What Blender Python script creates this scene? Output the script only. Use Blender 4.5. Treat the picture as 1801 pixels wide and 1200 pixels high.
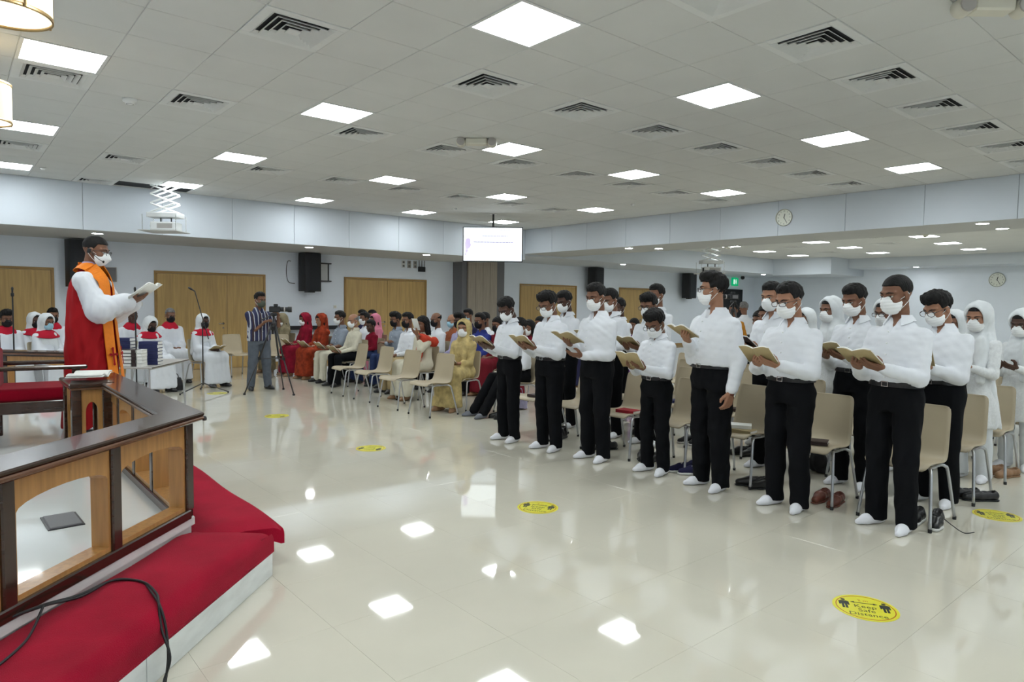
import bpy, bmesh, math, random
import numpy as np
from mathutils import Matrix, Vector
for o in list(bpy.data.objects): bpy.data.objects.remove(o)
SC = bpy.context.scene
COL = SC.collection
R = math.radians

# ------------------------------------------------------------------ camera, world, exposure
CAMH = 1.57
cd = bpy.data.cameras.new('camera'); cam = bpy.data.objects.new('camera', cd); COL.objects.link(cam)
cd.sensor_fit = 'HORIZONTAL'; cd.sensor_width = 36.0; cd.lens = 36.0*1182.0/1801.0
cd.clip_start = 0.05; cd.clip_end = 100
yaw, pit, rol = R(49.805), R(-3.211), R(0.776)
fw = Vector((math.cos(yaw)*math.cos(pit), math.sin(yaw)*math.cos(pit), math.sin(pit)))
rt = Vector((math.sin(yaw), -math.cos(yaw), 0)); up = rt.cross(fw)
r2 = math.cos(rol)*rt+math.sin(rol)*up; u2 = -math.sin(rol)*rt+math.cos(rol)*up
cam.matrix_world = Matrix(((r2.x, u2.x, -fw.x, 0), (r2.y, u2.y, -fw.y, 0), (r2.z, u2.z, -fw.z, CAMH), (0, 0, 0, 1)))
SC.camera = cam
w = bpy.data.worlds.new('World'); SC.world = w; w.use_nodes = True
w.node_tree.nodes['Background'].inputs[0].default_value = (0.85, 0.92, 1.0, 1)
w.node_tree.nodes['Background'].inputs[1].default_value = 0.05
vs = SC.view_settings
vs.view_transform = 'Standard'; vs.look = 'None'; vs.gamma = 1.0; vs.use_curve_mapping = False
vs.exposure = 0.0
PANEL = 22.0       # emission strength of the LED ceiling panels

# ------------------------------------------------------------------ materials
MATS = {}
def mat(name, col, rough=0.6, spec=0.4, metal=0.0, noise=0.0, nscale=8.0, bump=0.0, bscale=60.0, emit=None, estr=0.0,
        alpha=None, coat=0.0, stretch=None, world=False, trans=0.0, sheen=0.0):
    if name in MATS: return MATS[name]
    m = bpy.data.materials.new(name); m.use_nodes = True
    nt = m.node_tree; b = nt.nodes['Principled BSDF']
    b.inputs['Base Color'].default_value = (*col, 1); b.inputs['Roughness'].default_value = rough
    b.inputs['Specular IOR Level'].default_value = spec; b.inputs['Metallic'].default_value = metal
    b.inputs['Coat Weight'].default_value = coat; b.inputs['Coat Roughness'].default_value = 0.05
    b.inputs['Transmission Weight'].default_value = trans
    b.inputs['Sheen Weight'].default_value = sheen
    if alpha is not None: b.inputs['Alpha'].default_value = alpha
    if emit: b.inputs['Emission Color'].default_value = (*emit, 1); b.inputs['Emission Strength'].default_value = estr
    if noise or bump:
        if world:
            src = nt.nodes.new('ShaderNodeNewGeometry').outputs['Position']
        else:
            src = nt.nodes.new('ShaderNodeTexCoord').outputs['Object']
        if stretch:
            mp = nt.nodes.new('ShaderNodeMapping'); mp.inputs['Scale'].default_value = stretch
            nt.links.new(src, mp.inputs['Vector']); src = mp.outputs['Vector']
    if noise:
        n = nt.nodes.new('ShaderNodeTexNoise'); n.inputs['Scale'].default_value = nscale; n.inputs['Detail'].default_value = 5
        nt.links.new(src, n.inputs['Vector'])
        rp = nt.nodes.new('ShaderNodeValToRGB')
        e = rp.color_ramp.elements
        e[0].position = 0.3; e[1].position = 0.7
        e[0].color = (*[max(0, c*(1-noise)) for c in col], 1); e[1].color = (*[min(1, c*(1+noise)) for c in col], 1)
        nt.links.new(n.outputs['Fac'], rp.inputs['Fac']); nt.links.new(rp.outputs['Color'], b.inputs['Base Color'])
    if bump:
        n2 = nt.nodes.new('ShaderNodeTexNoise'); n2.inputs['Scale'].default_value = bscale; n2.inputs['Detail'].default_value = 4
        nt.links.new(src, n2.inputs['Vector'])
        bp = nt.nodes.new('ShaderNodeBump'); bp.inputs['Strength'].default_value = bump; bp.inputs['Distance'].default_value = 0.01
        nt.links.new(n2.outputs['Fac'], bp.inputs['Height']); nt.links.new(bp.outputs['Normal'], b.inputs['Normal'])
    MATS[name] = m
    return m

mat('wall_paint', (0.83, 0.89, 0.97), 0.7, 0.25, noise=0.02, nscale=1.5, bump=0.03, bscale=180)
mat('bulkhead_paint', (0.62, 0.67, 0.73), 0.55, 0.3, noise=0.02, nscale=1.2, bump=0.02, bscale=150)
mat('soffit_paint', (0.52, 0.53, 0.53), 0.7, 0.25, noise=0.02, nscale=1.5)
mat('ceiling_tile', (0.65, 0.66, 0.65), 0.75, 0.25, noise=0.025, nscale=2.0, bump=0.05, bscale=220, world=True)
mat('ceiling_void', (0.35, 0.36, 0.36), 0.8)
mat('vent_white', (0.70, 0.715, 0.71), 0.5, 0.3, noise=0.02)
mat('dark_void', (0.02, 0.022, 0.025), 0.9)  # near-black colour that paints the unlit depth of openings
mat('led_panel', (0.9, 0.9, 0.9), 0.5, emit=(0.925, 0.985, 1.0), estr=PANEL)
mat('downlight_glow', (0.9, 0.9, 0.9), 0.5, emit=(0.95, 0.98, 1.0), estr=130)
mat('floor_tile', (0.66, 0.63, 0.53), 0.035, 0.75, noise=0.05, nscale=1.1, coat=0.35, world=True)
mat('grout', (0.52, 0.49, 0.41), 0.4)
mat('door_oak', (0.50, 0.335, 0.13), 0.45, 0.35, noise=0.14, nscale=3.0, stretch=(9, 9, 0.5), bump=0.02, bscale=8)
mat('door_frame', (0.36, 0.22, 0.075), 0.45, 0.35, noise=0.1, nscale=4)
mat('partition_wood', (0.38, 0.33, 0.27), 0.5, 0.3, noise=0.1, nscale=3.0, stretch=(8, 8, 0.6))
mat('partition_grey', (0.17, 0.17, 0.18), 0.6)
mat('rail_dark', (0.036, 0.015, 0.009), 0.22, 0.5, noise=0.16, nscale=5, stretch=(1, 1, 6), coat=0.4)
mat('rail_edge', (0.12, 0.055, 0.03), 0.25, 0.5, noise=0.25, nscale=6, coat=0.3)
mat('rail_oak', (0.46, 0.235, 0.075), 0.3, 0.45, noise=0.16, nscale=4.0, stretch=(10, 10, 0.8), coat=0.2)
mat('red_carpet', (0.36, 0.006, 0.028), 0.95, 0.05, noise=0.14, nscale=5, bump=0.5, bscale=300, sheen=0.06)
mat('red_velvet', (0.25, 0.002, 0.014), 0.9, 0.08, noise=0.12, nscale=6, bump=0.2, bscale=250, sheen=0.08)
mat('marble', (0.72, 0.75, 0.74), 0.2, 0.5, noise=0.10, nscale=5.0, stretch=(1, 1, 3))
mat('dais_floor', (0.70, 0.72, 0.70), 0.06, 0.6, noise=0.04, nscale=1.4, coat=0.3, world=True)
mat('chair_plastic', (0.43, 0.365, 0.255), 0.38, 0.4, noise=0.03, nscale=5, bump=0.03, bscale=400)
mat('chrome', (0.50, 0.51, 0.53), 0.36, 0.5, metal=0.85, noise=0.04)
mat('black_plastic', (0.015, 0.016, 0.018), 0.45, 0.4, noise=0.1)
mat('black_metal', (0.02, 0.02, 0.022), 0.35, 0.5, noise=0.1)
mat('speaker_grille', (0.012, 0.014, 0.018), 0.55, 0.4, bump=0.3, bscale=500)
mat('white_plastic', (0.80, 0.82, 0.82), 0.4, 0.4, noise=0.02)
mat('cream_plastic', (0.66, 0.64, 0.55), 0.45, 0.4, noise=0.03)
mat('lens_glass', (0.03, 0.035, 0.05), 0.05, 0.8, coat=1.0)
mat('clear_lens', (0.9, 0.95, 1.0), 0.05, 0.6, alpha=0.12)
mat('shade_cream', (0.85, 0.76, 0.55), 0.7, 0.2, noise=0.03, emit=(1.0, 0.80, 0.50), estr=0.75)
mat('shade_glow', (0.95, 0.9, 0.75), 0.6, emit=(1.0, 0.86, 0.58), estr=1.3)
mat('brass', (0.40, 0.27, 0.12), 0.35, 0.5, metal=0.8, noise=0.1)
mat('sticker_yellow', (0.74, 0.70, 0.055), 0.3, 0.5, noise=0.04)
mat('sticker_red', (0.45, 0.10, 0.02), 0.35)
mat('ink_black', (0.03, 0.035, 0.035), 0.4)
mat('ink_purple', (0.3, 0.27, 0.4), 0.4, emit=(0.40, 0.36, 0.52), estr=.8)
mat('screen_white', (0.9, 0.95, 1.0), 0.3, emit=(0.88, 0.97, 1.0), estr=1.02)
mat('screen_lilac', (0.6, 0.55, 0.8), 0.3, emit=(0.58, 0.50, 0.80), estr=.85)
mat('exit_green', (0.0, 0.35, 0.14), 0.4, emit=(0.0, 0.55, 0.22), estr=0.5)
mat('exit_white', (0.8, 0.9, 0.85), 0.4, emit=(0.7, 1.0, 0.85), estr=0.7)
mat('clock_face', (0.78, 0.80, 0.72), 0.3, 0.5, noise=0.02)
mat('clock_rim', (0.42, 0.43, 0.36), 0.3, 0.5, noise=0.05)
mat('shirt_white', (0.72, 0.745, 0.79), 0.8, 0.2, noise=0.02, nscale=6, bump=0.22, bscale=13)
mat('scarf_white', (0.68, 0.71, 0.73), 0.85, 0.2, noise=0.04, nscale=14, bump=0.08, bscale=50)
mat('lace_white', (0.70, 0.72, 0.73), 0.85, 0.2, noise=0.07, nscale=60, bump=0.14, bscale=90)
mat('robe_white', (0.70, 0.73, 0.78), 0.85, 0.2, noise=0.03, nscale=5, bump=0.06, bscale=40)
mat('trousers_black', (0.0045, 0.005, 0.0065), 0.85, 0.12, noise=0.15, nscale=8, bump=0.06, bscale=60)
mat('sock_white', (0.80, 0.81, 0.86), 0.9, 0.15, bump=0.2, bscale=160)
mat('mask_white', (0.83, 0.85, 0.86), 0.8, 0.2, noise=0.02)
mat('mask_black', (0.014, 0.014, 0.016), 0.8, 0.2, noise=0.1)
mat('mask_blue', (0.34, 0.58, 0.72), 0.8, 0.2, noise=0.03)
mat('mask_green', (0.09, 0.105, 0.08), 0.8, 0.2, noise=0.1)
mat('hair_black', (0.0035, 0.003, 0.003), 0.6, 0.25, noise=0.3, nscale=40, bump=0.5, bscale=140, stretch=(1, 1, .25))
mat('hair_grey', (0.16, 0.155, 0.15), 0.6, 0.3, noise=0.4, nscale=40, bump=0.5, bscale=140)
mat('eye_white', (0.42, 0.40, 0.37), 0.2, 0.5)
mat('eye_dark', (0.012, 0.007, 0.005), 0.15, 0.5)
mat('belt_black', (0.008, 0.008, 0.009), 0.3, 0.5)
mat('steel', (0.62, 0.62, 0.60), 0.25, 0.5, metal=1.0)
mat('book_kraft', (0.36, 0.285, 0.15), 0.7, 0.25, noise=0.07, nscale=10)
mat('book_paper', (0.80, 0.80, 0.77), 0.8, 0.2, noise=0.02, nscale=20)
mat('book_navy', (0.025, 0.03, 0.105), 0.5, 0.35, noise=0.1)
mat('book_red', (0.32, 0.012, 0.025), 0.5, 0.35, noise=0.1)
mat('book_dark', (0.035, 0.02, 0.02), 0.5, 0.35, noise=0.25)
mat('book_white', (0.75, 0.76, 0.72), 0.5, 0.3, noise=0.04)
mat('bag_blue', (0.04, 0.32, 0.62), 0.5, 0.4, noise=0.05)
mat('bag_green', (0.30, 0.58, 0.06), 0.5, 0.4, noise=0.05)
mat('shoe_black', (0.010, 0.010, 0.011), 0.3, 0.5, noise=0.15)
mat('shoe_brown', (0.13, 0.035, 0.02), 0.35, 0.5, noise=0.2)
mat('shoe_tan', (0.30, 0.17, 0.09), 0.45, 0.4, noise=0.15)
mat('shoe_sole', (0.68, 0.68, 0.66), 0.6)
mat('shoe_grey', (0.16, 0.17, 0.20), 0.7, noise=0.15)
mat('bag_black', (0.015, 0.015, 0.017), 0.6, 0.3, noise=0.2)
mat('table_grey', (0.42, 0.40, 0.38), 0.4, 0.4, noise=0.04)
mat('red_robe', (0.33, 0.006, 0.010), 0.75, 0.2, noise=0.06, nscale=4, bump=0.05, bscale=30)
mat('orange_stole', (0.80, 0.22, 0.012), 0.6, 0.3, noise=0.05, nscale=30)
mat('collar_lilac', (0.42, 0.40, 0.66), 0.7)
mat('collar_red', (0.50, 0.012, 0.035), 0.75, 0.2, noise=0.06)
mat('skin_dark', (0.080, 0.038, 0.026), 0.5, 0.35, noise=0.08, nscale=12)
mat('skin_mid', (0.19, 0.088, 0.052), 0.5, 0.35, noise=0.07, nscale=12)
mat('skin_light', (0.33, 0.165, 0.10), 0.5, 0.35, noise=0.06, nscale=12)

def stripe_mat(name, c1, c2, c3, sc):
    m = bpy.data.materials.new(name); m.use_nodes = True; nt = m.node_tree; b = nt.nodes['Principled BSDF']
    tc = nt.nodes.new('ShaderNodeTexCoord'); sx = nt.nodes.new('ShaderNodeSeparateXYZ')
    nt.links.new(tc.outputs['Object'], sx.inputs[0])
    mu = nt.nodes.new('ShaderNodeMath'); mu.operation = 'MULTIPLY'; mu.inputs[1].default_value = sc
    fr = nt.nodes.new('ShaderNodeMath'); fr.operation = 'FRACT'
    rp = nt.nodes.new('ShaderNodeValToRGB'); rp.color_ramp.interpolation = 'CONSTANT'
    e = rp.color_ramp.elements
    e[0].position = 0; e[0].color = (*c1, 1); e[1].position = .4; e[1].color = (*c2, 1)
    for p, c in ((.52, c1), (.68, c3), (.90, c2)):
        q = e.new(p); q.color = (*c, 1)
    nt.links.new(sx.outputs['Y'], mu.inputs[0]); nt.links.new(mu.outputs[0], fr.inputs[0])
    nt.links.new(fr.outputs[0], rp.inputs['Fac']); nt.links.new(rp.outputs['Color'], b.inputs['Base Color'])
    b.inputs['Roughness'].default_value = .8
    MATS[name] = m
stripe_mat('striped_shirt', (0.018, 0.022, 0.075), (0.45, 0.47, 0.52), (0.04, 0.02, 0.03), 8.0)
def cloth(name, c, n=0.06): return mat(name, c, 0.85, 0.2, noise=n, nscale=12, bump=0.08, bscale=50)
cloth('denim', (0.10, 0.115, 0.14), 0.15); cloth('jeans_blue', (0.02, 0.035, 0.10)); cloth('khaki', (0.42, 0.33, 0.18))
cloth('grey_shirt', (0.27, 0.31, 0.37)); cloth('cream_cloth', (0.60, 0.57, 0.46)); cloth('red_sari', (0.21, 0.006, 0.022), .25)
cloth('orange_sari', (0.26, 0.035, 0.012), .45); cloth('mustard', (0.40, 0.17, 0.02), .2); cloth('gold_sari', (0.46, 0.36, 0.16), .3)
cloth('olive_cloth', (0.22, 0.19, 0.12), .2); cloth('pink_cloth', (0.55, 0.18, 0.26)); cloth('coral_cloth', (0.48, 0.05, 0.025))
cloth('blue_shirt', (0.03, 0.045, 0.24)); cloth('navy_cloth', (0.02, 0.02, 0.06)); cloth('purple_cloth', (0.16, 0.05, 0.22))
cloth('maroon_cloth', (0.16, 0.01, 0.02)); cloth('rust_cloth', (0.30, 0.09, 0.04)); cloth('lilac_shirt', (0.40, 0.38, 0.55))

# ------------------------------------------------------------------ object helpers
def link(o, parent=None):
    COL.objects.link(o)
    if parent is not None: o.parent = parent
    return o
def mesh(name, v, f, m, smooth=False):
    me = bpy.data.meshes.new(name)
    if isinstance(v, np.ndarray): v = v.tolist()
    if isinstance(f, np.ndarray): f = f.tolist()
    me.from_pydata(v, [], f); me.update()
    if m: me.materials.append(MATS[m] if isinstance(m, str) else m)
    if smooth: me.polygons.foreach_set('use_smooth', [True]*len(me.polygons))
    return me
def obj(name, me, parent=None, loc=None, rot=None):
    o = bpy.data.objects.new(name, me); link(o, parent)
    if loc is not None: o.location = loc
    if rot is not None: o.rotation_euler = rot
    return o
def tag(o, label, cat, group=None):
    o['label'] = label; o['category'] = cat
    if group: o['group'] = group
    return o
def thing(name, label, cat, loc=(0, 0, 0), rz=0, group=None):
    o = bpy.data.objects.new(name, None); o.empty_display_size = 0.1; link(o); o.location = loc; o.rotation_euler = (0, 0, rz)
    return tag(o, label, cat, group)
def struct(o): o['kind'] = 'structure'; return o
ORD = ['first', 'second', 'third', 'fourth', 'fifth', 'sixth', 'seventh', 'eighth', 'ninth', 'tenth', 'eleventh', 'twelfth', 'thirteenth', 'fourteenth', 'fifteenth', 'sixteenth', 'seventeenth', 'eighteenth', 'nineteenth', 'twentieth']

class MB:
    def __init__(s): s.v = []; s.f = []
    def raw(s, v, f):
        n = len(s.v); s.v += [tuple(map(float, p)) for p in v]; s.f += [tuple(int(i)+n for i in q) for q in f]; return s
    def box(s, lo, hi, bev=0.0):
        x0, y0, z0 = lo; x1, y1, z1 = hi
        if bev <= 0:
            return s.raw([(x0, y0, z0), (x1, y0, z0), (x1, y1, z0), (x0, y1, z0), (x0, y0, z1), (x1, y0, z1), (x1, y1, z1), (x0, y1, z1)],
                  [(3, 2, 1, 0), (4, 5, 6, 7), (0, 1, 5, 4), (1, 2, 6, 5), (2, 3, 7, 6), (3, 0, 4, 7)])
        b = bev
        def ring(z, i): return [(x0+i, y0, z), (x1-i, y0, z), (x1, y0+i, z), (x1, y1-i, z), (x1-i, y1, z), (x0+i, y1, z), (x0, y1-i, z), (x0, y0+i, z)]
        def inr(z): return [(x0+b, y0+b, z), (x1-b, y0+b, z), (x1-b, y0+b, z), (x1-b, y1-b, z), (x1-b, y1-b, z), (x0+b, y1-b, z), (x0+b, y1-b, z), (x0+b, y0+b, z)]
        v = [(x0+b, y0+b, z0), (x1-b, y0+b, z0), (x1-b, y1-b, z0), (x0+b, y1-b, z0)]+ring(z0+b, b)+ring(z1-b, b)+[(x0+b, y0+b, z1), (x1-b, y0+b, z1), (x1-b, y1-b, z1), (x0+b, y1-b, z1)]
        f = [(3, 2, 1, 0), (20, 21, 22, 23)]
        for i in range(8): f.append((4+i, 4+(i+1) % 8, 12+(i+1) % 8, 12+i))
        for i in range(4):
            a, c = i, (i+1) % 4; e = 4+2*i
            f.append((a, c, e+1, e)); f.append((20+c, 20+a, 12+2*i, 12+2*i+1))
            g = 4+(2*i+2) % 8
            f.append((c, g, e+1)); f.append((20+c, 12+2*i+1, 12+(2*i+2) % 8))
        return s.raw(v, f)
    def tube(s, pts, r, n=8, cap=True):
        P = [Vector(p) for p in pts]; rr = r if isinstance(r, (list, tuple)) else [r]*len(P)
        t0 = (P[1]-P[0]).normalized(); ref = Vector((0, 0, 1)) if abs(t0.z) < .9 else Vector((1, 0, 0))
        nx = t0.cross(ref).normalized(); v = []; f = []
        for i, p in enumerate(P):
            t = (P[min(i+1, len(P)-1)]-P[max(i-1, 0)]).normalized()
            nx = (nx-t*nx.dot(t)).normalized(); ny = t.cross(nx)
            for k in range(n):
                a = 2*math.pi*k/n; v.append(p+(nx*math.cos(a)+ny*math.sin(a))*rr[i])
        for i in range(len(P)-1):
            for k in range(n): f.append((i*n+k, i*n+(k+1) % n, (i+1)*n+(k+1) % n, (i+1)*n+k))
        if cap: f.append(tuple(range(n-1, -1, -1))); f.append(tuple((len(P)-1)*n+k for k in range(n)))
        return s.raw(v, f)
    def lathe(s, prof, n=24, c=(0, 0, 0), ax='z', cap=True):
        v = []; f = []
        for r, h in prof:
            for k in range(n):
                a = 2*math.pi*k/n; p = (r*math.cos(a), r*math.sin(a), h)
                if ax == 'y': p = (p[0], p[2], -p[1])
                if ax == 'x': p = (p[2], p[0], p[1])
                v.append((p[0]+c[0], p[1]+c[1], p[2]+c[2]))
        for i in range(len(prof)-1):
            for k in range(n): f.append((i*n+k, i*n+(k+1) % n, (i+1)*n+(k+1) % n, (i+1)*n+k))
        if cap: f.append(tuple(range(n-1, -1, -1))); f.append(tuple((len(prof)-1)*n+k for k in range(n)))
        return s.raw(v, f)
    def prism(s, poly, z0, z1):
        n = len(poly); v = [(*p, z0) for p in poly]+[(*p, z1) for p in poly]
        f = [tuple(range(n-1, -1, -1)), tuple(range(n, 2*n))]+[(i, (i+1) % n, n+(i+1) % n, n+i) for i in range(n)]
        return s.raw(v, f)
    def xform(s, M): s.v = [tuple(M @ Vector(p)) for p in s.v]; return s
    def mesh(s, name, m, smooth=False): return mesh(name, s.v, s.f, m, smooth)
    def build(s, name, m, parent=None, smooth=False, loc=None, rot=None):
        return obj(name, s.mesh(name, m, smooth), parent, loc, rot)
def autosmooth(o, ang=35):
    me = o.data
    me.polygons.foreach_set('use_smooth', [True]*len(me.polygons))
    me.set_sharp_from_angle(angle=R(ang)); return o
def copy_tree(o, parent=None):
    c = o.copy(); COL.objects.link(c); c.parent = parent
    for ch in o.children: copy_tree(ch, c)
    return c
def text_mesh(body, size, m, name='lettering'):
    cu = bpy.data.curves.new(name, 'FONT'); cu.body = body; cu.size = size; cu.align_x = 'CENTER'; cu.align_y = 'CENTER'; cu.resolution_u = 2
    o = bpy.data.objects.new(name, cu); COL.objects.link(o)
    me = bpy.data.meshes.new_from_object(o.evaluated_get(bpy.context.evaluated_depsgraph_get()))
    bpy.data.objects.remove(o); bpy.data.curves.remove(cu)
    me.name = name; me.materials.clear(); me.materials.append(MATS[m]); return me
# ------------------------------------------------------------------ ROOM SHELL
HC = 3.53; CX0, CY0 = 3.19, 3.67           # ceiling height; centre of one LED panel on the 0.6 m grid
YB, XB = 13.6, 11.9                        # faces of the two bulkheads
YW, XW = 16.0, 27.6                        # wall with the doors, far wall
X0, Y0 = -3.6, -4.2                        # walls behind the camera
ZL, ZR, ZF = 2.73, 2.89, 3.42              # soffits, far ceiling

# floor: slab + tiles
fl = struct(MB().box((X0, Y0, -0.15), (XW, YW, -0.004)).build('floor', 'grout'))
fl['label'] = 'glossy cream porcelain tile floor of the hall'
def view_xy(x, y, z=0.0):
    d = Vector((x, y, z-CAMH)); dep = d.dot(fw)
    if dep < 0.3: return None
    return 900.5+1182*d.dot(r2)/dep, 600-1182*d.dot(u2)/dep, dep
def pick(cells, z):
    s = []
    for c in cells:
        q = view_xy(c[0], c[1], z)
        if q and -60 < q[0] < 1860 and -60 < q[1] < 1260: s.append((q[2], c))
    s.sort(key=lambda t: t[0])
    near = [c for _, c in s[:300]]; ns = set(near)
    return near, [c for c in cells if c not in ns]
T = 0.6; e = 0.2996
def tile_box(c, z0, z1, h=e): return (c[0]-h, c[1]-h, z0), (c[0]+h, c[1]+h, z1)
cells = []
i = -9
while 1.69+T*i < XW-.1:
    x = 1.69+T*i
    if x > X0+.2:
        for j in range(-9, 26):
            y = 1.455+T*j
            if Y0+.2 < y < YW-.1: cells.append((round(x, 3), round(y, 3)))
    i += 1
near, rest = pick(cells, 0)
me = MB().box((-e, -e, -0.012), (e, e, 0), 0.0004).mesh('floor_tile', 'floor_tile')
for c in near: obj('floor_tile', me, fl, (c[0], c[1], 0))
mb = MB()
for c in rest: mb.box(*tile_box(c, -0.012, 0))
mb.build('floor_tiles', 'floor_tile', fl)['kind'] = 'stuff'

# LED panels and vents on the ceiling grid (grid offsets in tiles from CX0,CY0)
LIGHTS = [(4*a, 5*b) for a in (-2, -1, 0, 1, 2, 3) for b in (-2, -1, 0, 1, 2, 3)]
VENTS = [(-2, 2), (-2, 6), (-2, 12), (-2, 16), (-4, 6), (-4, 12), (1, 2), (3, 2), (5, 2), (7, 2), (9, 2), (11, 2), (13, 2),
         (1, 6), (3, 6), (5, 6), (7, 6), (9, 6), (11, 6), (13, 6), (1, 11), (3, 11), (5, 11), (7, 11), (9, 11), (11, 11),
         (1, -2), (3, -2), (5, -2), (7, -2), (9, -2), (11, -2), (13, -2)]
PIT_T = [(0, 16), (-1, 16)]
taken = set(LIGHTS)|set(VENTS)|set(PIT_T)
ce = struct(MB().box((X0, Y0, HC+0.02), (XB+1.4, YB+.1, HC+0.30)).build('ceiling', 'ceiling_void'))
ce['label'] = 'suspended ceiling of off-white square tiles'
cc = []
for a in range(-11, 15):
    for b in range(-13, 17):
        if (a, b) in taken: continue
        x, y = CX0+T*a, CY0+T*b
        if X0+.3 < x < XB-.2 and Y0+.3 < y < YB-.2: cc.append((round(x, 3), round(y, 3)))
near, rest = pick(cc, HC)
h = 0.2972
me = MB().box((-h, -h, 0), (h, h, 0.02), 0.003).mesh('ceiling_tile', 'ceiling_tile')
for c in near: obj('ceiling_tile', me, ce, (c[0], c[1], HC))
mb = MB()
for c in rest: mb.box(*tile_box(c, HC, HC+.02, h))
# cut strips along the bulkheads and the outer walls
mb.box((CX0+T*14+.3-.0, Y0, HC), (XB, YB, HC+.02)); mb.box((X0, CY0+T*16+.3, HC), (XB, YB, HC+.02))
mb.build('ceiling_tiles', 'ceiling_tile', ce)['kind'] = 'stuff'
# T-bars of the grid, slightly recessed
mb = MB()
for a in range(-11, 16):
    x = CX0+T*a-.3; mb.box((x-.008, Y0, HC+.006), (x+.008, YB, HC+.019))
for b in range(-13, 18):
    y = CY0+T*b-.3; mb.box((X0, y-.008, HC+.006), (XB, y+.008, HC+.019))
mb.build('ceiling_grid', 'vent_white', ce)

# LED panels
fr = MB()
for s in (1, -1):
    fr.box((-.298, s*.285-.013, -.004), (.298, s*.285+.013, .012)); fr.box((s*.285-.013, -.272, -.004), (s*.285+.013, .272, .012))
FRM = fr.mesh('frame', 'vent_white'); DIF = MB().box((-.273, -.273, -.001), (.273, .273, .008)).mesh('diffuser', 'led_panel')
def led(x, y, z, label, grp):
    t = thing('ceiling_light', label, 'ceiling light', (x, y, z), 0, grp)
    obj('frame', FRM, t); obj('diffuser', DIF, t)
for a, b in LIGHTS:
    x, y = CX0+T*a, CY0+T*b
    if y < Y0+.4 or x < X0+.4: continue
    q = view_xy(x, y, HC)
    if q and -60 < q[0] < 1860 and -40 < q[1] < 1240:
        lab = 'square white LED ceiling panel, %s from the front in the %s line left to right' % (ORD[3-b//5] if False else ORD[b//5], ORD[a//4+1])
        led(x, y, HC, lab, 'LED panels of the main ceiling')
    else:
        led(x, y, HC, 'square white LED ceiling panel above and behind the viewer', 'LED panels out of view')
# far hall LED panels
far = [[(19.2, 6.45), (21.6, 6.65), (24.2, 6.75)], [(19.0, 9.15), (21.3, 9.2), (23.9, 9.4)], [(18.6, 11.7), (21.1, 11.9), (23.5, 11.95)]]
for i, row in enumerate(far):
    for j, (x, y) in enumerate(row):
        led(x, y, ZF, 'LED ceiling panel of the far hall, %s row from the right, %s from the viewer' % (ORD[i], ORD[j]), 'LED panels of the far hall')
for x, y in [(16.6, 3.8), (16.4, 6.4), (16.2, 1.2), (19, 3.8), (21.4, 3.8), (24, 3.8), (19, 1.0), (22, 1.0)]:
    led(x, y, ZF, 'LED ceiling panel of the far hall hidden behind the bulkhead or out of frame', 'far LED panels out of view')

# vents
def ring_mesh(name, ro, ri, z0, z1, m):
    # square louvre: sloped square ring from (ro,z0) to (ri,z1) with thickness
    v = []; f = []
    for r_, z in ((ro, z0), (ri, z1), (ri, z1+.006), (ro, z0+.006)):
        v += [(-r_, -r_, z), (r_, -r_, z), (r_, r_, z), (-r_, r_, z)]
    for L in range(4):
        for k in range(4):
            a = L*4+k; b_ = L*4+(k+1) % 4; c = ((L+1) % 4)*4+(k+1) % 4; d = ((L+1) % 4)*4+k
            f.append((d, c, b_, a))
    return mesh(name, v, f, m)
VF = MB()
for s in (1, -1):
    VF.box((-.297, s*.262-.035, -.006), (.297, s*.262+.035, .008), .002); VF.box((s*.262-.035, -.227, -.006), (s*.262+.035, .227, .008), .002)
VF = VF.mesh('frame', 'vent_white')
LV = [ring_mesh('louver', ro, ro-.052, -.010-.002*k, .030, 'vent_white') for k, ro in enumerate((.232, .186, .140, .094))]
VC = MB().box((-.045, -.045, -.016), (.045, .045, -.008)).mesh('core', 'vent_white')
VD = MB().box((-.296, -.296, .012), (.296, .296, .019)).mesh('duct_dark_sheet', 'dark_void')  # dark sheet behind the louvres, painting the shade inside the duct
VD2 = VD
for n, (a, b) in enumerate(VENTS):
    col = [v for v in VENTS if v[1] == b]; k = sorted(col).index((a, b))
    rowi = sorted(set(v[1] for v in VENTS)).index(b)
    t = thing('ceiling_vent', 'square louvred white air vent, %s row from the viewer, %s from the left' % (ORD[rowi], ORD[k]), 'air vent', (CX0+T*a, CY0+T*b, HC), 0, 'ceiling air vents')
    obj('frame', VF, t); obj('duct_dark_sheet', VD2, t); obj('core', VC, t)
    for l in LV: obj('louver', l, t)
for i, (x, y) in enumerate([(20.1, 10.4), (22.7, 10.5), (18.6, 7.6), (20.6, 7.9), (16.6, 5.0), (17.8, 5.0)]):
    t = thing('ceiling_vent', 'air vent in the far hall ceiling, %s of six counted from the left bulkhead' % ORD[i], 'air vent', (x, y, ZF-.001), 0, 'far hall air vents')
    obj('frame', VF, t); obj('duct_dark_sheet', VD2, t); obj('core', VC, t)
    for l in LV: obj('louver', l, t)

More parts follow.
